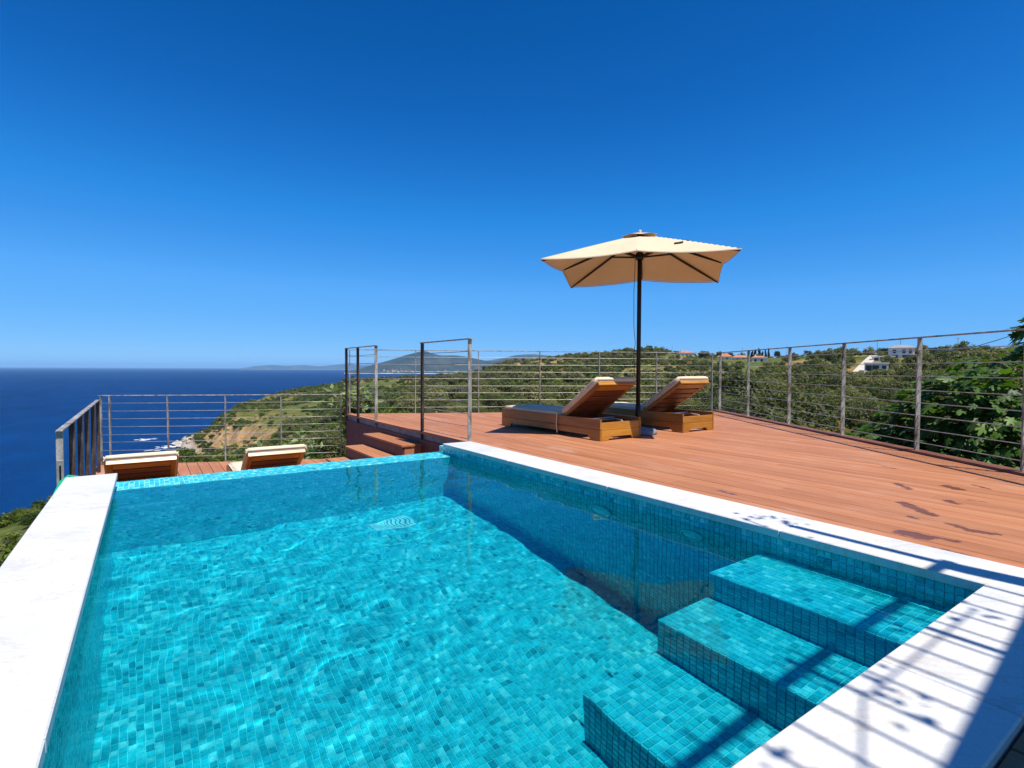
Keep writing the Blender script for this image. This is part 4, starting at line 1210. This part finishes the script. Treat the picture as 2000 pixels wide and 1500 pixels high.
at = tm.attributes.new('pick', 'INT', 'POINT'); at.data.foreach_set('value', (rest[:, 4].astype(int) * 4 + g.integers(0, 4, n_)).astype(np.int32))
ng = bpy.data.node_groups.new('scatter_scrub', 'GeometryNodeTree')
ng.interface.new_socket('Geometry', in_out='INPUT', socket_type='NodeSocketGeometry')
ng.interface.new_socket('Geometry', in_out='OUTPUT', socket_type='NodeSocketGeometry')
gi, go = ng.nodes.new('NodeGroupInput'), ng.nodes.new('NodeGroupOutput')
ip = ng.nodes.new('GeometryNodeInstanceOnPoints'); ci = ng.nodes.new('GeometryNodeCollectionInfo')
ci.inputs['Collection'].default_value = tmpl; ci.inputs['Separate Children'].default_value = True; ci.inputs['Reset Children'].default_value = True
def na(nm, ty):
    q = ng.nodes.new('GeometryNodeInputNamedAttribute'); q.data_type = ty; q.inputs['Name'].default_value = nm; return q.outputs['Attribute']
ng.links.new(gi.outputs[0], ip.inputs['Points']); ng.links.new(ci.outputs[0], ip.inputs['Instance'])
ip.inputs['Pick Instance'].default_value = True
ng.links.new(na('pick', 'INT'), ip.inputs['Instance Index'])
ng.links.new(na('rot', 'FLOAT_VECTOR'), ip.inputs['Rotation']); ng.links.new(na('scl', 'FLOAT_VECTOR'), ip.inputs['Scale'])
ng.links.new(ip.outputs[0], go.inputs[0])
scr.modifiers.new('scatter', 'NODES').node_group = ng

# landmark trees on the skyline
def landmark(name, cat, label, kind, px, r, sx, sz, group=None, lift=0.0):
    x, y = hp(px, r); z = float(height(x, y)) + lift
    root = tag(empty(name, (x, y, z - .2), rd.uniform(0, 6)), label, cat, group); root.scale = (sx, sx, sz)
    obj('crown', PROTO[kind + '_fine'] if r < 130 or kind == 'pine' else PROTO[kind][0], root); obj('trunk', TRUNK, root)
landmark('pine_tree', 'tree', 'dark dome-shaped tree standing alone on the skyline right of the parasol', 'pine', 1375, 470, 4.6, 4.4)
landmark('pine_tree', 'tree', 'small round dark tree on the ridge just right of the parasol pole', 'pine', 1267, 585, 4.2, 4.0)
landmark('pine_tree', 'tree', 'dark round tree on the skyline behind the white villa', 'pine', 1728, 330, 2.6, 2.4)
landmark('pine_tree', 'tree', 'broad dark tree on the skyline right of the tallest near post', 'pine', 1825, 320, 3.0, 2.6)
landmark('pine_tree', 'tree', 'round dark tree on the skyline towards the fig tree', 'pine', 1921, 300, 2.5, 2.4)
landmark('pine_tree', 'tree', 'pair-like dark tree on the skyline between the red roofs and the knoll', 'pine', 1517, 440, 2.4, 3.2)
for i, px in enumerate((1468, 1474, 1482, 1488, 1494, 1500, 1520)):
    landmark('cypress_tree', 'tree', ('leftmost', 'second from the left', 'third from the left', 'middle', 'third from the right', 'second from the right', 'rightmost, separate')[i] + ' of the dark cypresses in the row behind the red roofed houses', 'cypress', px, 455, 3.6, 2.6 + .5 * (i % 3), 'cypresses behind the red roofed houses')

# ------------------------------------------------------------------ FIG TREE at the right railing
def fig_leaf():
    out = [(0, 0), (.10, .16), (.30, .20), (.36, .34), (.20, .36), (.30, .58), (.26, .74), (.12, .62), (.08, .86), (0, 1.0)]
    pts = out + [(-x, y) for x, y in out[-2:0:-1]]
    v = [(0, .38, .03)] + [(x, y - .0, -.14 * abs(x) + (.0 if y < .8 else -.05)) for x, y in pts]
    n = len(pts); f = [(0, 1 + i, 1 + (i + 1) % n) for i in range(n)]
    return np.array(v), np.array(f)
FV, FF = fig_leaf()
fig = tag(empty('fig_tree', (*camxy(5.0, 5.4), -2.0)), 'large-leaved dark green fig tree pressing against the right railing', 'fig tree')
fig_me = mesh_np('leaf', FV * .155, FF, MAT['fig'], True)
gf = np.random.default_rng(12)
lobes = [((5.0, 5.3, .0), (.85, .80, 1.0), 8), ((4.6, 5.5, -.05), (.52, .60, .84), 5.0), ((4.38, 5.9, -.28), (.38, .46, .70), 3.2), ((4.34, 6.6, -.50), (.34, .42, .56), 2.2),
         ((5.42, 5.1, 1.15), (.38, .42, .34), 1.5), ((4.9, 5.0, -1.1), (.9, .9, .65), 3.4), ((4.55, 6.1, -1.0), (.55, .6, .5), 2), ((4.35, 4.6, -.6), (.35, .5, .55), 1.6), ((5.4, 4.7, .3), (.6, .5, .6), 2)]
LP = []
w = np.array([l[2] for l in lobes]); w = w / w.sum()
for i in range(6000):
    c, rd3, _ = lobes[gf.choice(len(lobes), p=w)]
    d = gf.normal(size=3); d /= np.linalg.norm(d); q = np.array(c) + d * np.array(rd3) * (1 - .5 * gf.random() ** 2)
    if q[0] < 3.96: continue
    LP.append((q, d))
LP.sort(key=lambda t: np.linalg.norm([t[0][0], t[0][1]]) + .25 * t[1][1])
fig_inv = np.array([fig.location.x, fig.location.y, fig.location.z])
restv, restf = [], []
for k, (q, d) in enumerate(LP):
    xy = camxy(q[0], q[1]); p = np.array([xy[0], xy[1], q[2]]) - fig_inv
    dn = RGT * d[0] + FWD * d[1] + Vector((0, 0, d[2]))
    nrm = (dn * .7 + Vector((gf.normal() * .4, gf.normal() * .4, .75 + gf.normal() * .3))).normalized()
    ax = Vector((dn.x, dn.y, -.45)) + Vector((gf.normal() * .5, gf.normal() * .5, gf.normal() * .3))
    yv = (ax - nrm * ax.dot(nrm)).normalized(); xv = yv.cross(nrm)
    s = gf.uniform(.62, 1.25)
    mt = Matrix((( xv.x * s, yv.x * s, nrm.x * s, p[0]), (xv.y * s, yv.y * s, nrm.y * s, p[1]), (xv.z * s, yv.z * s, nrm.z * s, p[2]), (0, 0, 0, 1)))
    if k < 300:
        o = obj('leaf', fig_me, fig); o.matrix_local = mt
    else:
        a_ = np.array(mt); v = FV * .155 @ a_[:3, :3].T + a_[:3, 3]
        restf.append(FF + len(restv) * len(FV)); restv.append(v)
fo = obj('foliage', mesh_np('foliage', np.concatenate(restv), np.concatenate(restf), MAT['fig'], True), fig); fo['kind'] = 'stuff'
m = MB(); rf = random.Random(2)
m.tube([(0, 0, -.4), (.05, .0, .5), (.0, .08, 1.2)], [.16, .12, .09], 8)
for i in range(9):
    c = lobes[i][0]; xy = camxy(c[0], c[1]); e = Vector((xy[0], xy[1], c[2])) - fig.location
    m.tube([Vector((0, .04, .6 + .06 * i)), e * .5 + Vector((0, 0, .35)), e], [.06, .04, .015], 6)
m.build('trunk', m_plain('fig_bark', (.30, .28, .25), .85, 0, .2, 8), fig)

# ------------------------------------------------------------------ small plants close to the decks
def stem_plant(name, label, cat, x, y, z, h, stems, mat, seed, leaf=.075, spread=.3):
    rg = np.random.default_rng(seed); root = tag(empty(name, (x, y, z)), label, cat)
    sm = MB(); V_, F_ = [], []
    lv = np.array([(0, 0, 0), (.16, .4, .03), (0, 1, -.06), (-.16, .4, .03)]); lf_ = np.array([(0, 1, 2, 3)])
    for i in range(stems):
        a = rg.uniform(0, 6.28); tip = Vector((math.cos(a) * spread * rg.uniform(.2, 1), math.sin(a) * spread * rg.uniform(.2, 1), h * rg.uniform(.7, 1)))
        mid = tip * .5 + Vector((0, 0, h * .12)); sm.tube([(0, 0, -.3), mid, tip], [.008, .006, .003], 5)
        for k in range(26):
            t = rg.uniform(.3, 1); p = Vector((0, 0, 0)).lerp(mid, t * 2) if t < .5 else mid.lerp(tip, t * 2 - 1)
            d = Vector((rg.normal(), rg.normal(), rg.uniform(-.1, .9))).normalized(); nn = d.cross(Vector((rg.normal(), rg.normal(), rg.normal()))).normalized(); xx = d.cross(nn)
            s = leaf * rg.uniform(.7, 1.5)
            for q in lv: V_.append(tuple(p + xx * float(q[0]) * s * 1.3 + d * float(q[1]) * s + nn * float(q[2]) * s))
            F_.append(tuple(range(len(V_) - 4, len(V_))))
    obj('foliage', mesh_np('foliage', V_, F_, mat), root); sm.build('stem', MAT['bark'], root)
stem_plant('oleander', 'pale green leafy plant behind the first posts of the upper railing', 'plant', 3.12, 9.5, -.9, 1.35, 30, MAT['oleander'], 1, .16, .45)
stem_plant('oleander', 'sparse pale shoots rising behind the lower terrace railing', 'plant', 2.2, 10.6, -2.2, 1.9, 14, MAT['oleander'], 2, .13, .6)
stem_plant('oleander', 'broad-leaved plant at the right end of the lower terrace railing', 'plant', 2.45, 10.2, -2.0, 1.45, 15, MAT['fig'], 3, .13, .5)
xy = camxy(4.6, 8.3); stem_plant('agave', 'grey-green leafy shrub outside the right railing between two posts', 'plant', xy[0], xy[1], -1.2, 1.25, 26, MAT['olive'], 4, .12, .55)
xy = camxy(4.35, 7.0); stem_plant('dry_plant', 'yellowing low plant at the foot of the right railing', 'plant', xy[0], xy[1], -.75, .75, 16, m_leaf('ochre_leaves', [(0.1, (.16, .11, .02)), (.6, (.30, .21, .04)), (1, (.38, .30, .08))]), 5, .12, .3)
xy = camxy(4.5, 9.6); stem_plant('leafy_shrub', 'light green shrub beyond the far corner of the right railing', 'plant', xy[0], xy[1], -1.3, 1.3, 26, MAT['maquis'], 6, .11, .7)

# vine on the pergola edge
vine = tag(empty('climbing_vine', (1.5, -.7, 2.43)), 'sparse vine shoots trailing over the pergola edge behind the pool', 'vine')
V_, F_ = [], []; gv = np.random.default_rng(3)
for (vx, vy, cnt, rad) in ((1.55, -.60, 9, .045), (1.55, -.70, 10, .05), (2.28, -.64, 9, .045), (1.07, -.63, 12, .06), (.8, -.5, 10, .08), (2.74, .24, 16, .06), (2.71, .33, 6, .04), (2.79, .28, 6, .05)):
    for i in range(cnt):
        p = Vector((vx + gv.normal() * rad - 1.5, vy + gv.normal() * rad + .7, gv.normal() * .03 + .01))
        d = Vector((gv.normal(), gv.normal(), gv.normal() * .4)).normalized(); nn = Vector((gv.normal() * .3, gv.normal() * .3, 1)).normalized(); xx = d.cross(nn)
        s = .036 * gv.uniform(.6, 1.3)
        for a_, b_ in ((0, 0), (.45, .45), (0, 1), (-.45, .45)): V_.append(tuple(p + xx * a_ * s + d * b_ * s))
        F_.append(tuple(range(len(V_) - 4, len(V_))))
obj('foliage', mesh_np('foliage', V_, F_, MAT['fig']), vine)
m = MB(); m.tube([(1.05, -.9, 0), (1.08, .3, .01), (1.1, .9, .02), (1.15, 1.08, .0)], .006, 5); m.tube([(-.9, -.3, .01), (.0, .05, .02), (.8, .06, .01)], .005, 5); m.build('stem', MAT['bark'], vine)

# green hose over the coping end
m = MB(); m.tube([(-.40, 4.735, .012), (-.455, 4.745, .022), (-.485, 4.66, .0), (-.50, 4.50, -.05), (-.505, 4.36, -.13), (-.50, 4.26, -.26), (-.50, 4.2, -.5)], .011, 8)
m.tube([(-.45, 4.75, -.02), (-.49, 4.62, -.05), (-.52, 4.5, -.1), (-.515, 4.40, -.2), (-.5, 4.3, -.4)], .010, 8)
tag(m.build('garden_hose', MAT['hose']), 'green garden hose looped over the end of the left coping', 'hose')

# ------------------------------------------------------------------ HOUSES on the opposite slope
def house(name, label, px, r, w, dpt, h, roof, wins, z=None, turn=0.0, rh=1.8, group=None, wall='housewall'):
    x, y = hp(px, r); b = math.atan2(x, y)
    z = float(height(x, y)) if z is None else z
    root = tag(empty(name, (x, y, z), -b + turn), label, 'house', group)
    m = MB(); m.box(-w / 2, w / 2, -dpt / 2, dpt / 2, -4, h); m.build('wall', MAT[wall], root)
    m = MB()
    if roof == 'flat':
        m.box(-w / 2 - .3, w / 2 + .3, -dpt / 2 - .5, dpt / 2 + .3, h, h + .35)
        m.build('roof', MAT['housewall'], root)
    else:
        o_ = .6; hh = h
        vs = [m.bm.verts.new(c) for c in ((-w / 2 - o_, -dpt / 2 - o_, hh), (w / 2 + o_, -dpt / 2 - o_, hh), (w / 2 + o_, dpt / 2 + o_, hh), (-w / 2 - o_, dpt / 2 + o_, hh),
                                           (-w / 2 + dpt * .35, 0, hh + rh), (w / 2 - dpt * .35, 0, hh + rh))]
        for q in ((0, 1, 5, 4), (1, 2, 5), (2, 3, 4, 5), (3, 0, 4), (3, 2, 1, 0)): m.bm.faces.new([vs[i] for i in q])
        rf_ = m.build('roof', MAT[roof], root)
        c_ = MB(); c_.box(-w * .25, -w * .25 + .8, .4, 1.2, hh + rh * .3, hh + rh + .9); c_.build('chimney', MAT['housewall'], rf_)
    for (wx_, wz_, ww, wh) in wins:
        f_ = MB(); f_.box(wx_ - ww / 2 - .12, wx_ + ww / 2 + .12, -dpt / 2 - .06, -dpt / 2 + .05, wz_ - .12, wz_ + wh + .12); f_ = f_.build('window', MAT['white_metal'], root)
        g_ = MB(); g_.box(wx_ - ww / 2, wx_ + ww / 2, -dpt / 2 - .10, -dpt / 2 - .062, wz_, wz_ + wh); g_.build('pane', MAT['glass'], f_)
    return root
def zy(px, r, y):   # height of a sighted point
    rel = math.atan((px - 1000) / 1035.); return .78 - (y - (720.3 + (px - 1000) * .0045)) / 1035. * math.cos(rel) * r
house('villa', 'white two storey villa with dark hipped roof on the ridge', 1759, 312, 10, 8, 5.6, 'greyroof', [(-2.6, 3.1, 1.2, 1.6), (1.0, 3.1, 1.2, 1.6), (3.4, 3.0, 1.0, 1.7), (-2.4, .4, 2.2, 1.8), (1.8, .4, 2.6, 1.8)], zy(1759, 312, 703), 0, 1.5)
house('modern_house', 'low white flat-roofed house left of the white villa', 1724, 298, 8.6, 6, 2.6, 'flat', [(-2.6, .5, 1.6, 1.6), (0, .4, 2.2, 1.9), (2.6, .4, 1.8, 1.9)], zy(1724, 298, 708))
house('modern_house', 'lower white flat-roofed house with blue glazed terrace beside the pale driveway', 1711, 237, 7.2, 5, 3.0, 'flat', [(-2.3, .3, 1.8, 2.0), (-.2, .3, 2.0, 2.0), (2.3, 1.0, 1.2, 1.2)], zy(1711, 237, 726))
x, y = hp(1708, 229); tw = MB(); tw.box(-3.2, 3.2, -.3, .3, -3, .8); tw.box(-3.2, 3.2, -.34, -.305, .2, .7)
tag(tw.build('terrace_wall', m_plain('pale_terracotta_wall', (.50, .27, .16), .9), None, (x, y, zy(1708, 229, 733)), -math.atan2(x, y)), 'terracotta terrace wall below the glazed house', 'wall')
house('shed', 'small dark red hut in the scrub below the terrace house', 1693, 196, 3.2, 2.4, 1.3, 'roof', [], zy(1693, 196, 742), 0, .7)
m = MB()
drv = [(1674, 228, 731), (1681, 246, 722), (1689, 268, 713), (1697, 296, 704), (1706, 326, 695.5)]
prev = None
for px, r, yy in drv:
    x, y = hp(px, r); z = zy(px, r, yy); ux, uy = -y / math.hypot(x, y), x / math.hypot(x, y); hwid = 1.9
    c = [m.bm.verts.new((x + s * ux * hwid, y + s * uy * hwid, z + dz)) for s, dz in ((-1, .3), (1, .3), (1, -3), (-1, -3))]
    if prev:
        for i in range(4): m.bm.faces.new((prev[i], prev[(i + 1) % 4], c[(i + 1) % 4], c[i]))
    prev = c
bmesh.ops.recalc_face_normals(m.bm, faces=m.bm.faces[:])
tag(m.build('driveway', MAT['pale_road']), 'pale driveway climbing beside the modern houses', kind='structure')
house('farmhouse', 'white gabled house with terracotta roof on the ridge behind the right lounger', 1338, 500, 13, 8, 3.4, 'roof', [(-3.6, .8, 1.3, 1.3), (0, .5, 1.4, 2.0), (3.6, .8, 1.3, 1.3)], zy(1338, 500, 698), .3, 2.4)
house('cottage', 'leftmost cottage of the terracotta roofed row beside the corner post', 1415, 452, 10, 7, 2.8, 'roof', [(-2, .6, 1.4, 1.3), (2, .6, 1.4, 1.3)], zy(1415, 452, 703.5), -.1, 2.0)
house('cottage', 'middle cottage of the terracotta roofed row, half hidden by shrubs', 1445, 440, 11, 7, 2.4, 'roof', [(-2.4, .5, 1.4, 1.2), (2, .5, 1.4, 1.2)], zy(1445, 440, 704.5), .1, 1.8)
house('cottage', 'rightmost red roofed cottage above the long white wall', 1481, 420, 10, 7, 3.0, 'roof', [(-2.6, .5, 1.5, 1.6), (1.5, .5, 1.5, 1.6)], zy(1481, 420, 707.5), .15, 1.6)
x, y = hp(1482, 384); tw = MB(); tw.box(-8.5, 8.5, -.2, .2, -3, 1.4)
tag(tw.build('boundary_wall', MAT['housewall'], None, (x, y, zy(1482, 384, 719)), -math.atan2(x, y)), 'long white boundary wall below the red roofed cottage', 'wall')

# utility poles and the cable
pole = MB(); pole.tube([(0, 0, -1), (0, 0, 8.5)], [.14, .10], 6); pole = pole.mesh('shaft', MAT['bark'])
arm = MB(); arm.box(-.9, .9, -.06, .06, 7.7, 7.82); arm = arm.mesh('cross_arm', MAT['bark'])
for px, r, pl in ((1262, 560, 'right beside the parasol pole'), (1312, 520, 'left of the white farmhouse'), (1449, 440, 'behind the terracotta roofed cottages'), (1536, 430, 'just right of the cypress row'), (1712, 318, 'behind the low modern house'), (1757, 325, 'directly behind the white villa'), (1869, 320, 'right of the white villa near the fig tree'), (1150, 610, 'above the left sun lounger')):
    x, y = hp(px, r); o = tag(empty('utility_pole', (x, y, float(height(x, y))), rd.uniform(0, 3)), 'thin utility pole on the skyline ' + pl, 'utility pole', 'utility poles along the ridge')
    obj('shaft', pole, o); obj('cross_arm', arm, o)
A_ = Vector((*camxy(23.5, 20), 3.9)); B_ = Vector((*hp(1812, 190), zy(1812, 190, 679)))
m = MB(); m.tube([A_.lerp(B_, t) - Vector((0, 0, 1.6 * 4 * t * (1 - t))) for t in np.linspace(0, 1, 15)], [.018 + .07 * t for t in np.linspace(0, 1, 15)], 5)
tag(m.build('power_cable', MAT['dark']), 'black overhead cable rising to the right above the railing', 'cable')

# foam and rocks at the foot of the cliff
V_, F_ = [], []; gq = np.random.default_rng(8)
def foam(px, y, wid, dep_, n, parts=9):
    rel = math.atan((px - 1000) / 1035.); r = 70.6 * 1035 / (y - (720.3 + (px - 1000) * .0045)) / math.cos(rel)
    cx, cy = hp(px, r)
    for i in range(n):
        p = (cx + gq.normal() * wid * RGT.x + gq.normal() * dep_ * FWD.x, cy + gq.normal() * wid * RGT.y + gq.normal() * dep_ * FWD.y)
        k = len(V_); s = gq.uniform(.5, 1.7)
        for j in range(parts):
            a_ = j * 6.283 / parts; q = s * gq.uniform(.5, 1.2); V_.append((p[0] + q * 1.7 * math.cos(a_), p[1] + q * math.sin(a_), SEA_Z + .12 + .004 * i))
        F_.append(tuple(range(k, k + parts)))
foam(284, 858.5, 4.5, 2.5, 26); foam(328, 873, 5, 4, 40); foam(300, 880, 3, 2, 8); foam(345, 866, 3, 3, 18)
fm = bpy.data.meshes.new('sea_foam'); fm.from_pydata(V_, [], F_); fm.materials.append(MAT['foam'])
tag(obj('sea_foam', fm), 'white surf breaking round the rocks below the cliff', 'foam', kind='stuff')
rk = MB()
for i in range(110):
    px = 340 + abs(gq.normal()) * 22; r = 576 - (px - 340) * .5 + gq.normal() * 6
    x, y = hp(px, r); z = max(SEA_Z - .5, float(height(x, y))); s = gq.uniform(.7, 2.6)
    v = bmesh.ops.create_icosphere(rk.bm, subdivisions=1, radius=s)['verts']
    for q in v: q.co = Vector((q.co.x * gq.uniform(.7, 1.4), q.co.y * gq.uniform(.7, 1.4), q.co.z * gq.uniform(.5, 1.1))) + Vector((x, y, z))
tag(rk.build('shore_rocks', MAT['rock']), 'pale jagged rocks at the tip of the cliff', 'rocks', kind='stuff')

# ------------------------------------------------------------------ haze
hm, hn, hl, hb = new_mat('sea_haze'); hn.remove(hb)
pv = nd(hn, 'ShaderNodeVolumePrincipled'); pv.inputs['Color'].default_value = (.33, .63, 1.0, 1); pv.inputs['Density'].default_value = 3.4e-5
pv.inputs['Anisotropy'].default_value = -0.2
hl.new(pv.outputs[0], hn['Material Output'].inputs['Volume'])
hz = MB(); hz.box(-64000, 64000, -64000, 64000, SEA_Z - 1.0, 280)
hz = hz.build('haze', hm); tag(hz, 'thin blue haze over the sea and hills', 'haze', kind='stuff')
